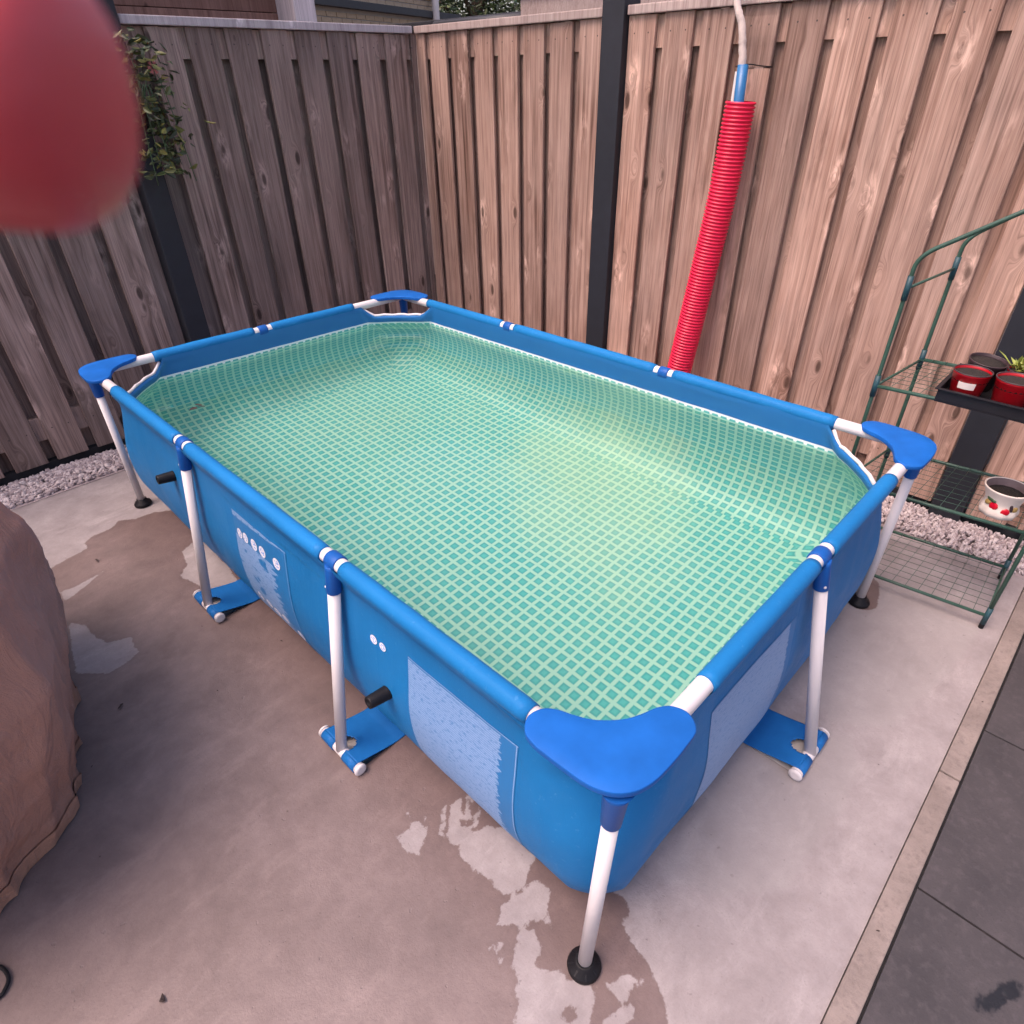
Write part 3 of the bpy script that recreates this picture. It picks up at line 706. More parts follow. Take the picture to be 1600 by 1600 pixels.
# printed panels on the cloth
BLUE = (.0, .160, .41)
def mat_print(name, kind):
    t = NT(name); uv = t.tc('UV'); sp = t.n('SeparateXYZ', i={0: uv}); uu, vv = sp.outputs[0], sp.outputs[1]
    n = t.noise(t.vmath('MULTIPLY', uv, (260.0, 520.0, 1.0)), 1.0, 3, .7)
    row = t.math('FRACT', t.math('MULTIPLY', vv, 150.0)); rowm = t.maprange(t.math('ABSOLUTE', t.math('SUBTRACT', row, .5)), .22, .4, 1, .25)
    word = t.maprange(t.noise(t.vmath('MULTIPLY', uv, (70.0, 150.0, 1.0)), 1.0, 3, .6), .36, .46, 0, 1)
    ink = t.math('MULTIPLY', t.math('MULTIPLY', rowm, word), t.maprange(n, .30, .55, .35, 1))
    # ragged line ends at one side
    rag = t.math('MULTIPLY', t.noise(t.n('CombineXYZ', i={1: t.math('MULTIPLY', vv, 75.0)}).outputs[0], 1.0, 2, .5), .05 if kind != 'near' else .03)
    return t, uu, vv, ink, rag
def finish_print(t, ink, strength, col=(.42, .58, .85)):
    c = t.mix(t.math('MULTIPLY', ink, strength), BLUE, col); return t.fin(c, .5)
def decal(side, s0, s1, ztop, zbot, skew0=0.0, skew1=0.0, n=20, m=22, out=.0010, outline=None):
    bm = bmesh.new(); uvl = bm.loops.layers.uv.new('UVMap'); g = {}; uvv = {}
    for i in range(n + 1):
        for j in range(m + 1):
            z = ztop + (zbot - ztop) * j / m; s = s0 + (s1 - s0) * i / n
            v = bm.verts.new(wallpt(side, s, z, out)); g[i, j] = v; uvv[v] = (abs(s - s0), ztop - z)
    for i in range(n):
        for j in range(m):
            f = bm.faces.new((g[i, j], g[i + 1, j], g[i + 1, j + 1], g[i, j + 1])); f.smooth = True
            for l in f.loops: l[uvl].uv = uvv[l.vert]
    return bm
# large text panel (long side)
t, uu, vv, ink, rag = mat_print('print_text', 'left')
body = t.math('MULTIPLY', t.maprange(t.math('ADD', uu, rag), .318, .3185, 1, 0), t.maprange(vv, .006, .008, 0, 1))
rule = t.math('MULTIPLY', t.math('GREATER_THAN', uu, .336), t.math('LESS_THAN', uu, .3385))
head = t.math('LESS_THAN', vv, .0035)
soft = t.math('ADD', t.math('MULTIPLY', ink, .75), .28, clamp=True)
M['print_text'] = finish_print(t, t.math('MAXIMUM', t.math('MULTIPLY', body, soft), t.math('MAXIMUM', t.math('MULTIPLY', rule, .8), t.math('MULTIPLY', head, .6))), .56)
o = part('printed_panel', decal('left', .563, .222, .515, .03), M['print_text'], pool); o['label'] = 'pale block of fine printed text on the long side'
# icon panel
t, uu, vv, ink, rag = mat_print('print_icons', 'left')
top = t.math('MULTIPLY', t.maprange(t.math('ADD', vv, t.math('MULTIPLY', uu, .05)), .02, .022, 1, 0), t.maprange(t.noise(t.vmath('MULTIPLY', t.tc('UV'), (45.0, 90.0, 1.0)), 1.0, 2), .38, .42))
mid = t.math('MULTIPLY', t.math('MULTIPLY', t.maprange(vv, .085, .087), t.maprange(t.math('ADD', uu, t.math('MULTIPLY', rag, 2.5)), .30, .302, 1, 0)), t.maprange(t.noise(t.vmath('MULTIPLY', t.tc('UV'), (14.0, 30.0, 1.0)), 1.0, 2), .36, .40))
rule = t.math('MULTIPLY', t.math('GREATER_THAN', uu, .312), t.math('LESS_THAN', uu, .3145))
soft = t.math('ADD', t.math('MULTIPLY', ink, .6), .35, clamp=True)
M['print_icons'] = finish_print(t, t.math('MAXIMUM', t.math('MULTIPLY', t.math('MAXIMUM', top, mid), soft), t.math('MULTIPLY', rule, .5)), .55)
ip = part('printed_panel', decal('left', 1.425, 1.105, .520, .06), M['print_icons'], pool); ip['label'] = 'printed panel with round white warning icons'
def mat_icon():
    t = NT('icon'); uv = t.tc('UV'); L = t.n('VectorMath', operation='LENGTH'); t.set(L.inputs[0], uv); r = L.outputs['Value']
    nz = t.noise(t.vmath('ADD', t.vmath('MULTIPLY', uv, (2.6, 2.6, 2.6)), t.n('CombineXYZ', i={0: t.math('MULTIPLY', t.rand(), 40)}).outputs[0]), 1.0, 2)
    fig = t.math('MULTIPLY', t.math('LESS_THAN', r, .72), t.math('GREATER_THAN', nz, .53))
    return t.fin(t.mix(fig, (.74, .76, .84), (.08, .28, .72)), .5)
M['icon'] = mat_icon()
def disc(side, s, z, rad, out=.0017):
    bm = bmesh.new(); uvl = bm.loops.layers.uv.new('UVMap'); n = 20
    c = bm.verts.new(wallpt(side, s, z, out)); rg = [bm.verts.new(wallpt(side, s - rad * math.cos(a), z + rad * math.sin(a), out)) for a in [k * 2 * math.pi / n for k in range(n)]]
    for k in range(n):
        f = bm.faces.new((c, rg[k], rg[(k + 1) % n]))
        for l in f.loops:
            l[uvl].uv = (0, 0) if l.vert == c else (math.cos(rg.index(l.vert) * 2 * math.pi / n), math.sin(rg.index(l.vert) * 2 * math.pi / n))
    bmesh.ops.recalc_face_normals(bm, faces=bm.faces); return bm
for k, (s, z, r_) in enumerate(((1.392, .447, .017), (1.352, .450, .017), (1.296, .453, .019), (1.246, .453, .019), (1.165, .452, .019), (1.36, .215, .017), (1.305, .215, .017), (1.262, .205, .018), (1.215, .205, .018), (1.13, .190, .020))):
    part('icon', disc('left', s, z, r_), M['icon'], ip)
# two small round marks above the plug
for s, z, r_ in ((.694, .480, .013), (.660, .478, .012)):
    part('printed_mark', disc('left', s, z, r_, .0012), M['icon'], pool)
# text panel on the near short side
t, uu, vv, ink, rag = mat_print('print_short', 'near')
body = t.math('MULTIPLY', t.maprange(t.math('ADD', uu, rag), .375, .3755, 1, 0), t.maprange(vv, .003, .005, 0, 1))
low = t.math('MULTIPLY', t.maprange(vv, .335, .3355, 1, 0), 1.0)
foot_ = t.math('MULTIPLY', t.math('MULTIPLY', t.math('GREATER_THAN', vv, .352), t.math('LESS_THAN', vv, .360)), t.math('LESS_THAN', uu, .14))
soft = t.math('ADD', t.math('MULTIPLY', ink, .45), .38, clamp=True)
M['print_short'] = finish_print(t, t.math('MAXIMUM', t.math('MULTIPLY', t.math('MULTIPLY', body, low), soft), t.math('MULTIPLY', foot_, .8)), .66, (.44, .57, .76))
o = part('printed_panel', decal('near', .335, .725, .508, .10), M['print_short'], pool); o['label'] = 'faint printed text block on the short side'

# ================================================================== PLANT RACK (mini greenhouse frame without its cover)
rack = empty('plant_rack', (1.83, -.08, 0)); tag(rack, 'green tubular plant rack with wire shelves in front of the tan fence', 'plant rack')
LF, LR, RF, RR = Vector((1.632, .196, 0)), Vector((1.972, .160, 0)), Vector((1.692, -.346, 0)), Vector((2.030, -.330, 0))
zv = lambda z: Vector((0, 0, z))
TRK = .0064
for a, b in ((LF, RF), (LR, RR)):
    ap = (a + b) / 2 + zv(1.325)
    part('arched_frame', tube([a + zv(.0)] + [a + zv(z) for z in (.3, .6, .9, 1.04)] + bez([a + zv(1.11), a + zv(1.145), (a + zv(1.145)).lerp(ap, .16)], 6) + [(a + zv(1.145)).lerp(ap, .6)] +
         bez([(a + zv(1.145)).lerp(ap, .9), ap, (b + zv(1.145)).lerp(ap, .9)], 6) + [(b + zv(1.145)).lerp(ap, .6)] + bez([(b + zv(1.145)).lerp(ap, .14), b + zv(1.145), b + zv(1.12)], 6) + [b + zv(z) for z in (1.04, .9, .6, .3, 0)], TRK, 12), M['green_steel'], rack)
for p in (LF, LR, RF, RR):
    for z in (.055, .395, .75, 1.055):
        part('joint', tube([p + zv(z - .035), p + zv(z + .035)], .0086, 12), M['green_joint'], rack)
    part('foot_cap', tube([p + zv(.0), p + zv(.022)], .0082, 12), M['black_rubber'], rack)
for a, b in ((LF, LR), (RF, RR)):
    for z in (.055, .395, .75, 1.055): part('side_bar', tube([a + zv(z), b + zv(z)], .0042, 10), M['green_steel'], rack)
for z in (.055, .395, .75):
    for a, b in ((LF, RF), (LR, RR)): part('shelf_bar', tube([a + zv(z), b + zv(z)], .0060, 12), M['green_steel'], rack)
    bm = bmesh.new(); zz = z + .0065
    for i in range(1, 13):
        t_ = i / 13; add_tube(bm, [LF.lerp(RF, t_) + zv(zz), LR.lerp(RR, t_) + zv(zz)], .0009, 5)
    for i in range(1, 9):
        t_ = i / 9; add_tube(bm, [LF.lerp(LR, t_) + zv(zz + .0018), RF.lerp(RR, t_) + zv(zz + .0018)], .0009, 5)
    part('wire_mesh', bm, M['green_steel'], rack)
bm = bmesh.new(); add_tube(bm, [(LF + RF) / 2 + zv(1.323), (LR + RR) / 2 + zv(1.323)], .007, 10); part('ridge_bar', bm, M['green_steel'], rack)

# seed tray and pots on the top shelf
TZ = .761
bm = bmesh.new(); x0, x1, y0, y1 = 1.602, 1.850, -.345, .022
add_box(bm, x0, x1, y0, y1, TZ, TZ + .004)
for a in ((x0, x0 + .004, y0, y1), (x1 - .004, x1, y0, y1), (x0 + .0045, x1 - .0045, y0, y0 + .004), (x0 + .0045, x1 - .0045, y1 - .004, y1)): add_box(bm, *a, TZ + .0045, TZ + .038, .0012)
for a in ((x0 - .008, x0 + .0035, y0 - .008, y1 + .008), (x1 - .0035, x1 + .008, y0 - .008, y1 + .008), (x0 + .0036, x1 - .0036, y0 - .008, y0 + .0035), (x0 + .0036, x1 - .0036, y1 - .0035, y1 + .008)): add_box(bm, *a, TZ + .0385, TZ + .0425, .001)
tag(link('seed_tray', bm, M['black_tray']), 'long black plastic seed tray on the upper shelf of the green rack', 'tray')
M['red_pot'] = mat_plastic('red_pot', (.46, .006, .012), .34, .18, .06, 40)
M['dark_pot'] = mat_plastic('dark_pot', (.050, .030, .034), .42, .2, .08, 40)
M['label_white'] = mat_plastic('label_white', (.80, .70, .66), .6, .05, .05, 60)
M['seedling'] = mat_plastic('seedling', (.26, .31, .06), .5, .35, .1, 60, **{'Subsurface Weight': .15})
POTP = [(.034, 0), (.0375, .003), (.0485, .078), (.0496, .079), (.0503, .085), (.0495, .0862), (.0480, .0855), (.0470, .077), (.0465, .070)]
def pot(x, y, mat, label, s=1.0, tilt=0):
    root = empty('plant_pot', (x, y, TZ + .005), R(random.uniform(0, 90))); tag(root, label, 'plant pot', 'small pots in the black seed tray')
    root.rotation_euler = (R(tilt), R(-tilt * .5), 0); root.scale = (s, s, s)
    b = link('body', lathe(POTP, (0, 0, 0), 32), mat, root)
    b2 = link('soil', lathe([(.0462, .060), (.0468, .0775), (.03, .0800), (.008, .079)], (0, 0, 0), 24), M['soil'], root)
    rm = link('rim', lathe([(.0480, .0855), (.0500, .0845), (.0512, .0852), (.0512, .0872), (.0478, .0872), (.0474, .0852)], (0, 0, 0), 32, None, False), M['dark_pot'], root)
    return root
pA = pot(1.668, -.036, M['red_pot'], 'red pot with a white label at the left end of the seed tray')
bm = bmesh.new(); g = []
for i in range(9):
    a = R(168 + 56 * i / 8)
    g.append([bm.verts.new((r * math.cos(a), r * math.sin(a), z)) for r, z in ((.0468, .062), (.0440, .042))])
for a, b in zip(g, g[1:]): bm.faces.new((a[0], a[1], b[1], b[0]))
bmesh.ops.recalc_face_normals(bm, faces=bm.faces); bmesh.ops.solidify(bm, geom=bm.faces[:], thickness=-.0008)
lb = link('paper_label', bm, M['label_white'], pA); lb.rotation_euler = (0, 0, R(-12))
pot(1.672, -.145, M['red_pot'], 'bright red pot in the middle of the tray front, filled with dark soil', 1.04)
pot(1.662, -.262, M['red_pot'], 'red pot at the right end of the tray front, cut by the picture edge')
pot(1.783, -.042, M['dark_pot'], 'empty dark pot tilted behind the red pot with the white label', 1.04, 5)
pD = pot(1.778, -.150, M['red_pot'], 'red pot with a pale green seedling in the back row of the tray', .98)
bm = bmesh.new()
for k in range(46):
    a = random.uniform(0, 6.28); L = random.uniform(.02, .045); e = random.uniform(.3, 1.3)
    b0 = Vector((random.uniform(-.012, .012), random.uniform(-.012, .012), .073)); d = Vector((math.cos(a) * math.cos(e), math.sin(a) * math.cos(e), math.sin(e)))
    s = d.cross(Vector((0, 0, 1))).normalized() * .0028; m_ = b0 + d * L * .6; tp = b0 + d * L + Vector((0, 0, -.004))
    v = [bm.verts.new(p) for p in (b0, m_ - s, tp, m_ + s)]; bm.faces.new(v)
sdl = link('seedling', bm, M['seedling'], pD); sdl.location = (0, .015, -.045); sdl.scale = (1.7, 1.7, 1.75)
pF = pot(1.775, -.262, M['dark_pot'], 'dark pot with a small green sprout at the right end of the back row', 1.0, -3)
sd2 = link('seedling', sdl.data, None, pF); sd2.scale = (1.1, 1.1, 1.1); sd2.location = (.01, -.005, .0)

# cherry pot on the middle shelf
M['cream'] = mat_plastic('cream', (.76, .68, .60), .32, .06, .05, 50)
M['cherry'] = mat_plastic('cherry', (.62, .006, .022), .3, .15, .05, 60)
M['leaf_green'] = mat_plastic('leaf_green', (.05, .10, .045), .45, .3, .1, 60)
M['leaf_yellow'] = mat_plastic('leaf_yellow', (.45, .30, .10), .5, .3, .1, 60)
M['pot_inside'] = mat_plastic('pot_inside', (.17, .12, .12), .6, .3, .2, 30)
cp = empty('cherry_pot', (1.735, -.238, .4055)); cp.scale = (.84, .84, .92); tag(cp, 'white flower pot with red cherries standing on the middle shelf', 'plant pot')
bm = bmesh.new(); seg = 40
prof = [(.050, 0), (.060, .006), (.0635, .020), (.060, .034), (.0565, .046), (.0585, .062), (.066, .082), (.0735, .098), (.0765, .104), (.0765, .1065), (.072, .107), (.070, .104)]
rings = []
for j, (r_, z_) in enumerate(prof):
    ring_ = []
    for k in range(seg):
        a = k * 2 * math.pi / seg; sc_ = 1 + (.035 * math.cos(a * 9) if j < 4 else 0)
        ring_.append(bm.verts.new((r_ * sc_ * math.cos(a), r_ * sc_ * math.sin(a), z_)))
    rings.append(ring_)
for a, b in zip(rings, rings[1:]):
    for k in range(seg): bm.faces.new((a[k], a[(k + 1) % seg], b[(k + 1) % seg], b[k])).smooth = True
bm.faces.new(rings[0][::-1]); link('body', bm, M['cream'], cp)
bm = bmesh.new(); add_lathe(bm, [(.0700, .1055), (.064, .090), (.058, .070), (.054, .055), (.01, .054)], (0, 0, 0), 32); 
bm.faces.ensure_lookup_table(); bmesh.ops.delete(bm, geom=[f for f in bm.faces if len(f.verts) > 8 and f.calc_center_median().z > .1], context='FACES')
link('inside', bm, M['pot_inside'], cp)
link('soil', lathe([(.0600, .076), (.0606, .082), (.03, .087), (.006, .085)], (0, 0, 0), 24), M['soil'], cp)
def on_pot(az, z, r_): return Vector((r_ * math.cos(az), r_ * math.sin(az), z))
toc = math.atan2(-.308 + .238, -.537 - 1.735)
def blob(name, az, z, r_, sx, sz, mat, rot=0.0):
    bm = bmesh.new(); bmesh.ops.create_icosphere(bm, subdivisions=2, radius=1)
    for v in bm.verts: v.co = Vector((v.co.x * .004, v.co.y * sx, v.co.z * sz))
    bmesh.ops.rotate(bm, verts=bm.verts, cent=(0, 0, 0), matrix=Matrix.Rotation(rot, 3, 'X'))
    bmesh.ops.rotate(bm, verts=bm.verts, cent=(0, 0, 0), matrix=Matrix.Rotation(az, 3, 'Z'))
    bmesh.ops.translate(bm, verts=bm.verts, vec=on_pot(az, z, r_))
    for f in bm.faces: f.smooth = True
    link(name, bm, mat, cp)
blob('cherry', toc - .30, .048, .0575, .0155, .0150, M['cherry']); blob('cherry', toc + .42, .036, .0590, .0150, .0140, M['cherry'])
blob('painted_leaf', toc - .52, .068, .0605, .020, .0065, M['leaf_green'], R(-8)); blob('painted_leaf', toc - .72, .054, .0585, .014, .010, M['leaf_yellow'], R(30))
blob('painted_leaf', toc + .68, .053, .0580, .0065, .017, M['dark_pot'], R(20)); blob('painted_leaf', toc + .98, .046, .0580, .014, .011, M['leaf_yellow'], R(-30))

# ================================================================== RED CORRUGATED PIPE, BLUE PIPE, STICK
M['red_pipe'] = mat_plastic('red_pipe', (.84, .018, .070), .36, .10, .05, 30)
M['blue_pipe'] = mat_plastic('blue_pipe', (.010, .15, .36), .4, .15, .1, 30)
M['stick'] = mat_plastic('stick', (.62, .52, .47), .75, .25, .6, 40)
ctrl = [Vector((2.235, 1.128, 1.492)), Vector((2.232, 1.143, 1.172)), Vector((2.222, 1.172, .855)), Vector((2.190, 1.212, .357)), Vector((2.165, 1.245, .0))]
path = smoothpath(ctrl, 60)
acc = [0]
for a, b in zip(path, path[1:]): acc.append(acc[-1] + (b - a).length)
tot = acc[-1]; pitch = .0142; nr = int(tot / pitch) * 6; pts = []; rr = []
for i in range(nr + 1):
    s = tot * i / nr; k = max(0, min(len(path) - 2, int(np.searchsorted(acc, s)) - 1)); f = (s - acc[k]) / (acc[k + 1] - acc[k])
    pts.append(path[k].lerp(path[k + 1], f)); ph = (i % 6) / 6
    rr.append(.0555 + (.0045 if ph in (1 / 6, 2 / 6, 3 / 6) else (-.0005 if ph in (0, 4 / 6) else -.0025)))
rp = empty('corrugated_pipe', (2.165, 1.245, 0)); tag(rp, 'bright red corrugated pipe leaning upright against the tan fence', 'pipe')
bm = bmesh.new(); add_tube(bm, pts, rr, 30, False); add_tube(bm, [pts[0] + zv(-.001), pts[6]], [.049, .049], 30, False)
part('pipe_wall', bm, M['red_pipe'], rp)
part('inner_wall', tube([pts[0] + zv(-.002), pts[30], pts[90]], .050, 24, False), M['red_pipe'], rp)
bt, bb = Vector((2.235, 1.143, 1.612)), Vector((2.238, 1.132, 1.30))
tag(link('inner_pipe', tube([bb, bt], .0205, 18), M['blue_pipe']), 'short blue pipe sticking out of the top of the red pipe', 'pipe')
tag(link('white_slat', box(-.011, .011, -.003, .003, 0, .25), M['strap_white']), 'thin white strip beside the blue pipe end', 'strip')
bpy.data.objects['white_slat'].location = (2.240, 1.163, 1.34); bpy.data.objects['white_slat'].rotation_euler = (0, 0, R(90))
sp_ = [Vector((2.236, 1.147, 1.45)), Vector((2.236, 1.149, 1.615)), Vector((2.238, 1.158, 1.66)), Vector((2.238, 1.166, 1.70)), Vector((2.240, 1.178, 1.74)), Vector((2.236, 1.190, 1.765)), Vector((2.238, 1.210, 1.81)), Vector((2.243, 1.225, 1.90)), Vector((2.25, 1.22, 1.99))]
spp = smoothpath(sp_, 5)
tag(link('bare_stick', tube(spp, [.0155 * (1 - .25 * i / len(spp)) + .0028 * mnoise.noise(Vector((i * .9, 0, 2))) for i in range(len(spp))], 12), M['stick']), 'pale crooked stick rising from the blue pipe along the fence', 'stick')
tag(link('tie_wire', tube(smoothpath([(2.312, 1.215, 1.606), (2.27, 1.18, 1.609), (2.232, 1.120, 1.612), (2.27, 1.085, 1.606), (2.312, 1.06, 1.602)], 5), .002, 6), M['black_rubber']), 'thin dark tie wire round the stick', 'wire')

# ================================================================== BROWN COVER (lower left)
def mat_cover(name, a, b):
    t = NT(name); v = t.tc(); n1 = t.noise(v, 4, 4, .6, .4); n2 = t.noise(v, 380, 2, .6)
    c = t.mix(t.maprange(n1, .3, .7), a, b); c = t.mix(t.maprange(n2, .45, .7, 0, .3), c, tuple(x * .6 for x in a))
    t.bump(t.math('ADD', t.math('MULTIPLY', n2, .15), t.math('MULTIPLY', t.noise(t.vmath('MULTIPLY', v, (1.0, 1.0, .38)), 13, 5, .6, 1.8), 2.0)), .45, .016)
    return t.fin(c, .62, **{'Specular IOR Level': .2})
M['cover'] = mat_cover('cover', (.43, .215, .155), (.45, .23, .168))
M['cover_hem'] = mat_cover('cover_hem', (.47, .235, .16), (.49, .25, .172))
CC = Vector((-.995, 1.58, 0))
cov = empty('furniture_cover', CC); tag(cov, 'crumpled brown fabric cover draped over bulky garden gear at the left edge', 'cover')
rc = random.Random(5)
CREASE = [(Vector((rc.uniform(-1, 1), rc.uniform(-1, 1), rc.uniform(-.7, .7))).normalized(), f_, a_) for f_, a_ in ((1.7, .075), (2.3, .06), (3.1, .045), (4.3, .034), (5.9, .022), (8.1, .014))]
def cover_mesh(tab, nz, na, seed, amp, top=True):
    bm = bmesh.new(); rings = []
    zs = [r[0] for r in tab]
    for j in range(nz + 1):
        z = zs[0] + (zs[-1] - zs[0]) * j / nz; sc_ = float(np.interp(z, zs, [r[1] for r in tab])); ring_ = []
        for k in range(na):
            a = k * 2 * math.pi / na; ca, sa = math.cos(a), math.sin(a); ex = 2 / 2.12
            x = .515 * math.copysign(abs(ca) ** ex, ca); y = .70 * math.copysign(abs(sa) ** ex, sa)
            p = Vector((x, y, 0)) * sc_
            w1 = mnoise.noise(Vector((x * 1.9 + seed, y * 1.9, z * 1.6))); w2 = mnoise.noise(Vector((x * 4 - seed, y * 4, z * 3.2)))
            f1 = 1 - abs(math.sin(a * 4.5 + z * .9 + w1 * 1.1 + seed)) ** .8            # long hanging folds, sharp along their ridge
            f2 = 1 - abs(math.sin(a * 10.5 - z * 2.2 + w2 * 1.6)) ** .7
            f3 = 1 - abs(math.sin((a * 2.2 + z * 8.5) + w1 * 3.0 + seed)) ** .9             # slack creases across
            dsp = amp * (.050 * f1 + .034 * f2 * (.35 + max(0, w1 + .3)) + .016 * f3 * (.35 + max(0, .55 - z) * 1.4) + .010 * w2 + .006 * mnoise.noise(Vector((x * 9 + seed, y * 9, z * 7))) + .004 * mnoise.noise(Vector((x * 24, y * 24, z * 20))) - .035)
            n = Vector((x / .515 ** 2, y / .7 ** 2, 0)).normalized()
            ring_.append(bm.verts.new(CC + p + n * dsp * (1 if sc_ > .5 else sc_ * 2) + Vector((0, 0, z + .018 * mnoise.noise(Vector((x * 4, y * 4, z * 5)))))))
        rings.append(ring_)
    for a, b in zip(rings, rings[1:]):
        for k in range(na): bm.faces.new((a[k], a[(k + 1) % na], b[(k + 1) % na], b[k]))
    if top: bm.faces.new(rings[-1])
    return bm
part('cover_body', cover_mesh([(.006, .77), (.10, .81), (.22, .89), (.36, .96), (.48, 1.0), (.70, .985), (.80, .92), (.87, .78), (.91, .54), (.928, .26), (.933, .03)], 130, 420, 3.1, .82), M['cover'], cov, True)
part('cover_hem', cover_mesh([(.003, .775), (.02, .783), (.04, .792), (.055, .798)], 14, 420, 3.1, .84, False), M['cover_hem'], cov, True)
tag(link('cable', tube(smoothpath([(-1.05, .98, .006), (-.96, .945, .005), (-.922, .917, .005), (-.912, .880, .005), (-.922, .858, .005), (-.945, .850, .005), (-1.05, .86, .006)], 6), .0042, 8), M['black_rubber']), 'loop of thin black cable on the concrete below the brown cover', 'cable')

# ================================================================== PLANT HUNG ON THE LEFT POST
M['foliage'] = None
def mat_foliage(name, a, b, c_):
    t = NT(name); v = t.tc(); at = t.n('Attribute', attribute_name='tint').outputs['Fac']
    c = t.ramp(at, (0, a), (.6, b), (1, c_)); c = t.mix(t.maprange(t.noise(v, 60, 3), .4, .7, 0, .3), c, a)
    return t.fin(c, .5, **{'Subsurface Weight': .1})
M['foliage'] = mat_foliage('foliage', (.018, .032, .016), (.075, .10, .03), (.28, .26, .07))
def leaves(n, fp, size, seed):
    rs = np.random.RandomState(seed); V, F, T = [], [], []
    for k in range(n):
        c = Vector(fp(rs)); d = Vector(rs.normal(size=3)); d.z = -abs(d.z) * .6 + .1; d.normalize(); s = d.cross(Vector(rs.normal(size=3))).normalized(); nn = d.cross(s)
        L = size * rs.uniform(.6, 1.3); w = L * rs.uniform(.13, .26); b = len(V)
        V += [c, c + d * L * .35 + s * w + nn * L * .06, c + d * L * .75 + s * w * .75 + nn * L * .03, c + d * L - nn * L * .1, c + d * L * .75 - s * w * .75 + nn * L * .03, c + d * L * .35 - s * w + nn * L * .06, c + d * L * .5 - nn * L * .05]
        F += [(b, b + 1, b + 6), (b + 1, b + 2, b + 6), (b + 2, b + 3, b + 6), (b + 3, b + 4, b + 6), (b + 4, b + 5, b + 6), (b + 5, b, b + 6)]; T += [rs.rand() ** 1.6] * 7
    me = bpy.data.meshes.new('leaves'); me.from_pydata([v[:] for v in V], [], F)
    at = me.attributes.new('tint', 'FLOAT', 'POINT'); at.data.foreach_set('value', np.array(T, np.float32)); return me
hp = empty('hanging_plant', (.68, 3.12, 1.3)); tag(hp, 'leafy green plant with pink flowers hung on the left fence post', 'plant')
part('planter', lathe([(.03, 1.42), (.045, 1.43), (.052, 1.49), (.055, 1.50), (.05, 1.50), (.046, 1.48)], (.65, 3.15, 0), 24), M['black_tray'], hp)
def hpos(rs):
    z = rs.uniform(1.24, 1.78); r_ = .10 if z < 1.74 else .07
    return (.700 + rs.normal() * r_ * .58 + (.025 if 1.3 < z < 1.5 else 0), 3.105 + rs.normal() * .035, z)
fo = part('foliage', leaves(380, hpos, .046, 5), M['foliage'], hp); fo['kind'] = 'stuff'
bm = bmesh.new()
for k in range(12):
    a = random.uniform(-.12, .14); add_tube(bm, smoothpath([(.67, 3.10, 1.5), (.68 + a * .6, 3.08, 1.45 + random.uniform(0, .2)), (.68 + a, 3.09, random.uniform(1.2, 1.72))], 4), .0022, 5)
part('stems', bm, M['leaf_green'], hp)
M['pink'] = mat_plastic('pink', (.36, .10, .09), .5, .3, .1, 60)
for q in ((.745, 3.055, 1.645),):
    bm = bmesh.new()
    for k in range(6):
        a = k * 1.047; v = [bm.verts.new(Vector(q) + Vector((math.cos(a + da) * r_, -.004 * (r_ > .01), math.sin(a + da) * r_))) for da, r_ in ((-.5, .006), (-.3, .024), (.3, .024), (.5, .006))]; bm.faces.new(v)
    part('flower', bm, M['pink'], hp)

# ================================================================== SMALL DEBRIS
M['dry_leaf'] = mat_plastic('dry_leaf', (.035, .022, .020), .8, .3, .3, 60)
LB = 'small dry leaf fragment lying on the concrete'
for k, (x, y, s) in enumerate(((-.483, 1.473, .017), (-.688, 1.011, .011), (-.294, 2.322, .024), (.0, 1.35, .008), (-.693, .589, .011), (-.378, .502, .006), (-.25, 1.30, .007), (-.16, 1.62, .008), (1.33, -.43, .012), (.471, -.433, .009), (-.62, 1.30, .008), (-.30, .78, .006), (.9, -.28, .006))):
    a = random.uniform(0, 6.28); me = leaves(1, lambda rs: (0, 0, 0), s, k + 50)
    bm = bmesh.new(); bm.from_mesh(me)
    for v in bm.verts: v.co.z = abs(v.co.z) * .35 + .004
    bmesh.ops.recalc_face_normals(bm, faces=bm.faces); bmesh.ops.solidify(bm, geom=bm.faces[:], thickness=.0012)
    o = link('leaf_fragment', bm, M['dry_leaf']); o.location = (x, y, .002); o.rotation_euler = (0, 0, a); tag(o, LB, 'leaf', 'leaf fragments on the concrete')

for (x, y, s_), lb in (((0.229, 2.189, .045), 'dark dead leaf floating on the pool water near the far left corner'),):
    bm = bmesh.new(); bm.from_mesh(leaves(3, lambda rs: (rs.normal() * .008, rs.normal() * .008, 0), s_, 91))
    for v in bm.verts: v.co.z = abs(v.co.z) * .15 + .0025
    bmesh.ops.recalc_face_normals(bm, faces=bm.faces); bmesh.ops.solidify(bm, geom=bm.faces[:], thickness=.001)
    o = link('floating_leaf', bm, M['dry_leaf']); o.location = (x, y, WZ); tag(o, lb, 'leaf')

# ================================================================== BEYOND THE FENCE
M['red_timber'] = mat_wood('red_timber', (.13, .062, .050), (.24, .125, .10), (.33, .19, .155), (.25, .17, .16), .2, 3.0)
M['brick_tan'] = mat_plastic('brick_tan', (.43, .32, .22), .85, .2, .4, 30)
M['mortar'] = mat_plastic('mortar', (.36, .33, .30), .9, .1, .4, 30)
M['bitumen'] = mat_plastic('bitumen', (.022, .024, .030), .55, .3, .3, 20)
shed = empty('garden_shed', (1.0, 4.5, 0)); tag(shed, 'red-brown timber shed wall showing above the left fence', 'shed')
part('core', box(-.4, 2.0, 4.225, 6.2, 0, 2.45), M['red_timber'], shed)
for k in range(20):
    part('plank', box(-.4, 2.02, 4.20, 4.223, .02 + k * .12, .02 + k * .12 + .1165, .003), M['red_timber'], shed)
part('corner_post', box(2.022, 2.17, 4.0, 4.24, 0, 2.6, .006), M['wood_capgrey'], shed)
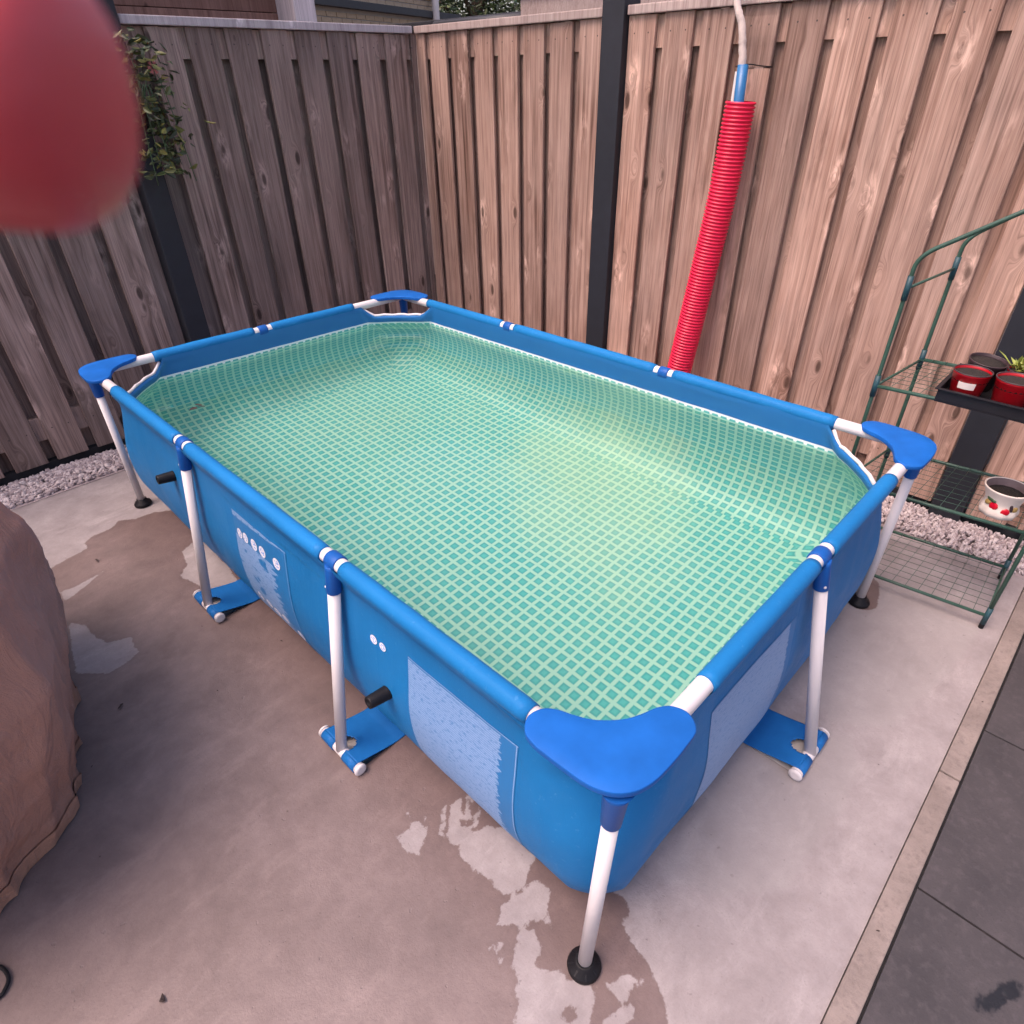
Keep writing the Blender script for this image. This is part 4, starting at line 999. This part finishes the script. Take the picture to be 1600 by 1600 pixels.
part('roof', box(-.5, 2.3, 3.98, 6.3, 2.605, 2.66, .004), M['bitumen'], shed)
house = empty('brick_house', (6.07, 8.96, 0), math.atan2(.33, .944)); tag(house, 'tan brick building with a dark roof edge band far behind the fence corner', 'building')
def hpart(name, bm, mat): return link(name, bm, mat, house)
hpart('wall', box(-6, 2.02, .012, 5, 0, 5.2), M['mortar'])
bmesh_b = bpy.data.meshes.new('brick'); bm = box(0, .205, 0, .0125, 0, .0525, .003); bm.to_mesh(bmesh_b); bm.free(); bmesh_b.materials.append(M['brick_tan'])
nb = 0
for r_ in range(30, 46):
    for k in range(-13, 10):
        x = k * .2155 + (.108 if r_ % 2 else 0); z_ = r_ * .0635
        if x + .205 > 2.02 or x < -2.9 or 2.375 < z_ + .03 < 2.49: continue
        o = link('brick', bmesh_b, None, house); o.location = (x, .0, z_); nb += 1
hpart('roof_band', box(-6, 2.6, -.10, .011, 2.385, 2.472, .004), M['bitumen'])
hpart('downpipe', tube([(1.72, -.13, 1.0), (1.72, -.13, 4.6)], .055, 12), M['white_paint'])
hpart('frame_board', box(-6, 2.02, -.03, -.001, 2.62, 2.70, .003), M['wood_capgrey'])
# neighbour's flat shed roof and timber screen behind the back fence
ns = empty('flat_roof_shed', (4.2, 3.9, 0)); tag(ns, 'low flat-roofed shed with a black gutter edge behind the fence corner', 'shed')
part('wall', box(3.55, 5.2, 3.52, 5.4, 0, 1.90), M['wood_cap'], ns)
part('roof_edge', box(3.47, 5.3, 3.44, 5.0, 1.905, 1.962, .006), M['bitumen'], ns)
part('gutter', tube([(3.46, 3.40, 1.915), (3.46, 4.40, 1.915)], .04, 12), M['bitumen'], ns)
ts = empty('timber_screen', (2.9, 2.6, 0)); tag(ts, 'pale timber boards rising behind the tan fence left of the tall black post', 'screen')
for k in range(5): part('plank', box(2.90, 2.922, 1.0, 2.962, 1.40 + k * .115, 1.40 + k * .115 + .112, .003), M['wood_cap'], ts)
part('top_board', box(2.88, 2.96, .95, 2.975, 1.976, 2.01, .003), M['wood_cap'], ts)
for y in (1.1, 2.0, 2.9): part('upright', box(2.925, 2.985, y - .03, y + .03, -.05, 1.97, .003), M['wood_cap'], ts)
# tree
tr = empty('tree', (11.8, 12.8, 0)); tag(tr, 'green leafy tree far behind the fence corner', 'tree')
M['bark'] = mat_plastic('bark', (.10, .07, .05), .9, .3, .8, 20)
M['tree_leaf'] = mat_foliage('tree_leaf', (.020, .040, .016), (.055, .090, .026), (.12, .16, .05))
bm = bmesh.new(); add_tube(bm, smoothpath([(11.8, 12.8, -.1), (11.75, 12.85, 1.2), (11.85, 12.8, 2.6), (11.8, 12.9, 4.4)], 5), [.2 - .0065 * i for i in range(16)], 12)
for k in range(12):
    a = k * .9; add_tube(bm, smoothpath([(11.8, 12.82, 1.6 + k * .2), (11.8 + math.cos(a) * .7, 12.82 + math.sin(a) * .7, 2.3 + k * .2), (11.8 + math.cos(a) * 1.5, 12.82 + math.sin(a) * 1.5, 2.6 + k * .22)], 4), .045, 7)
part('trunk', bm, M['bark'], tr)
def tp(rs):
    k = rs.randint(0, 34); r2 = np.random.RandomState(k + 900); c = r2.normal(size=3) * np.array([.95, .95, .8]) + np.array([11.8, 12.8, 3.4])
    return c + rs.normal(size=3) * .30
part('crown', leaves(9000, tp, .13, 77), M['tree_leaf'], tr)

# ================================================================== THE HAND AT THE LENS
def mat_skin():
    t = NT('skin'); v = t.tc(); n = t.noise(v, 60, 4); n2 = t.noise(v, 420, 4, .6)
    c = t.mix(n, (.48, .042, .055), (.58, .070, .080)); t.bump(n2, .25, .0006)
    t.p.inputs['Subsurface Radius'].default_value = (1.0, .25, .12)
    return t.fin(c, .5, **{'Subsurface Weight': .25, 'Subsurface Scale': .002})
M['skin'] = mat_skin()
M['nail'] = mat_plastic('nail', (.62, .30, .27), .3, .05, .02, 60)
def cs(x, y, z): return CAM_POS + cr_ * x + cu_ * y + cf_ * z          # right, up, forward of the lens, metres
hand = empty('hand', CAM_POS + Vector((-.1, .1, -.05))); tag(hand, 'blurred reddish fingertip in front of everything at the upper left', 'hand')
def skin_mesh(name, chains, sub=2):
    me = bpy.data.meshes.new(name); V, E, Rr = [], [], []
    idx = {}
    for ch in chains:
        prev = None
        for p, r_ in ch:
            key = tuple(round(c, 5) for c in p)
            if key not in idx: idx[key] = len(V); V.append(p); Rr.append(r_)
            if prev is not None: E.append((prev, idx[key]))
            prev = idx[key]
    me.from_pydata([v[:] for v in V], E, []); o = bpy.data.objects.new(name, me); COL.objects.link(o)
    md = o.modifiers.new('skin', 'SKIN'); md.use_smooth_shade = True
    for sv, r_ in zip(me.skin_vertices[0].data, Rr): sv.radius = (r_, r_)
    me.skin_vertices[0].data[0].use_root = True
    sb = o.modifiers.new('sub', 'SUBSURF'); sb.levels = sb.render_levels = sub
    me.materials.append(M['skin']); return o
wrist, palm = cs(-.150, -.125, -.060), cs(-.128, -.062, -.035)
k1, k2, k3, k4 = cs(-.118, .006, -.014), cs(-.130, -.010, -.028), cs(-.137, -.028, -.038), cs(-.140, -.046, -.048)
body = skin_mesh('palm_and_fingers', [
    [(palm, .026), (wrist, .024), (cs(-.20, -.21, -.10), .032), (cs(-.27, -.33, -.16), .040)],
    [(palm, .026), (k1, .0115), (cs(-.098, .030, .018), .0095), (cs(-.066, .0320, .038), .0102), (cs(-.048, .0310, .0435), .0106), (cs(-.0355, .0301, .0455), .0105), (cs(-.0285, .0294, .0460), .0092)],
    [(palm, .026), (k2, .0115), (cs(-.128, .020, .012), .0095), (cs(-.108, .012, .038), .0088), (cs(-.106, -.004, .048), .0075)],
    [(palm, .026), (k3, .011), (cs(-.140, -.002, .004), .0092), (cs(-.122, -.012, .030), .0085), (cs(-.118, -.026, .040), .0072)],
    [(palm, .026), (k4, .010), (cs(-.142, -.028, -.010), .0082), (cs(-.128, -.036, .012), .0074), (cs(-.124, -.048, .020), .0065)],
    [(palm, .026), (cs(-.100, -.070, -.045), .0135), (cs(-.082, -.050, -.050), .0110), (cs(-.070, -.028, -.052), .0098), (cs(-.066, -.014, -.052), .0078)]])
body.parent = hand; body.matrix_parent_inverse = Matrix.Translation(hand.location).inverted()
bm = bmesh.new(); bmesh.ops.create_icosphere(bm, subdivisions=2, radius=1)
for v in bm.verts: v.co = Vector((v.co.x * .0060, v.co.y * .0050, v.co.z * .0012))
nl = link('fingernail', bm, M['nail'], None, True)
nl.matrix_world = Matrix(((cr_.x, cu_.x, cf_.x, 0), (cr_.y, cu_.y, cf_.y, 0), (cr_.z, cu_.z, cf_.z, 0), (0, 0, 0, 1)))
nl.location = cs(-.0425, .0300, .0525)
mw = nl.matrix_basis.copy(); nl.parent = hand; nl.matrix_parent_inverse = Matrix.Translation(hand.location).inverted()
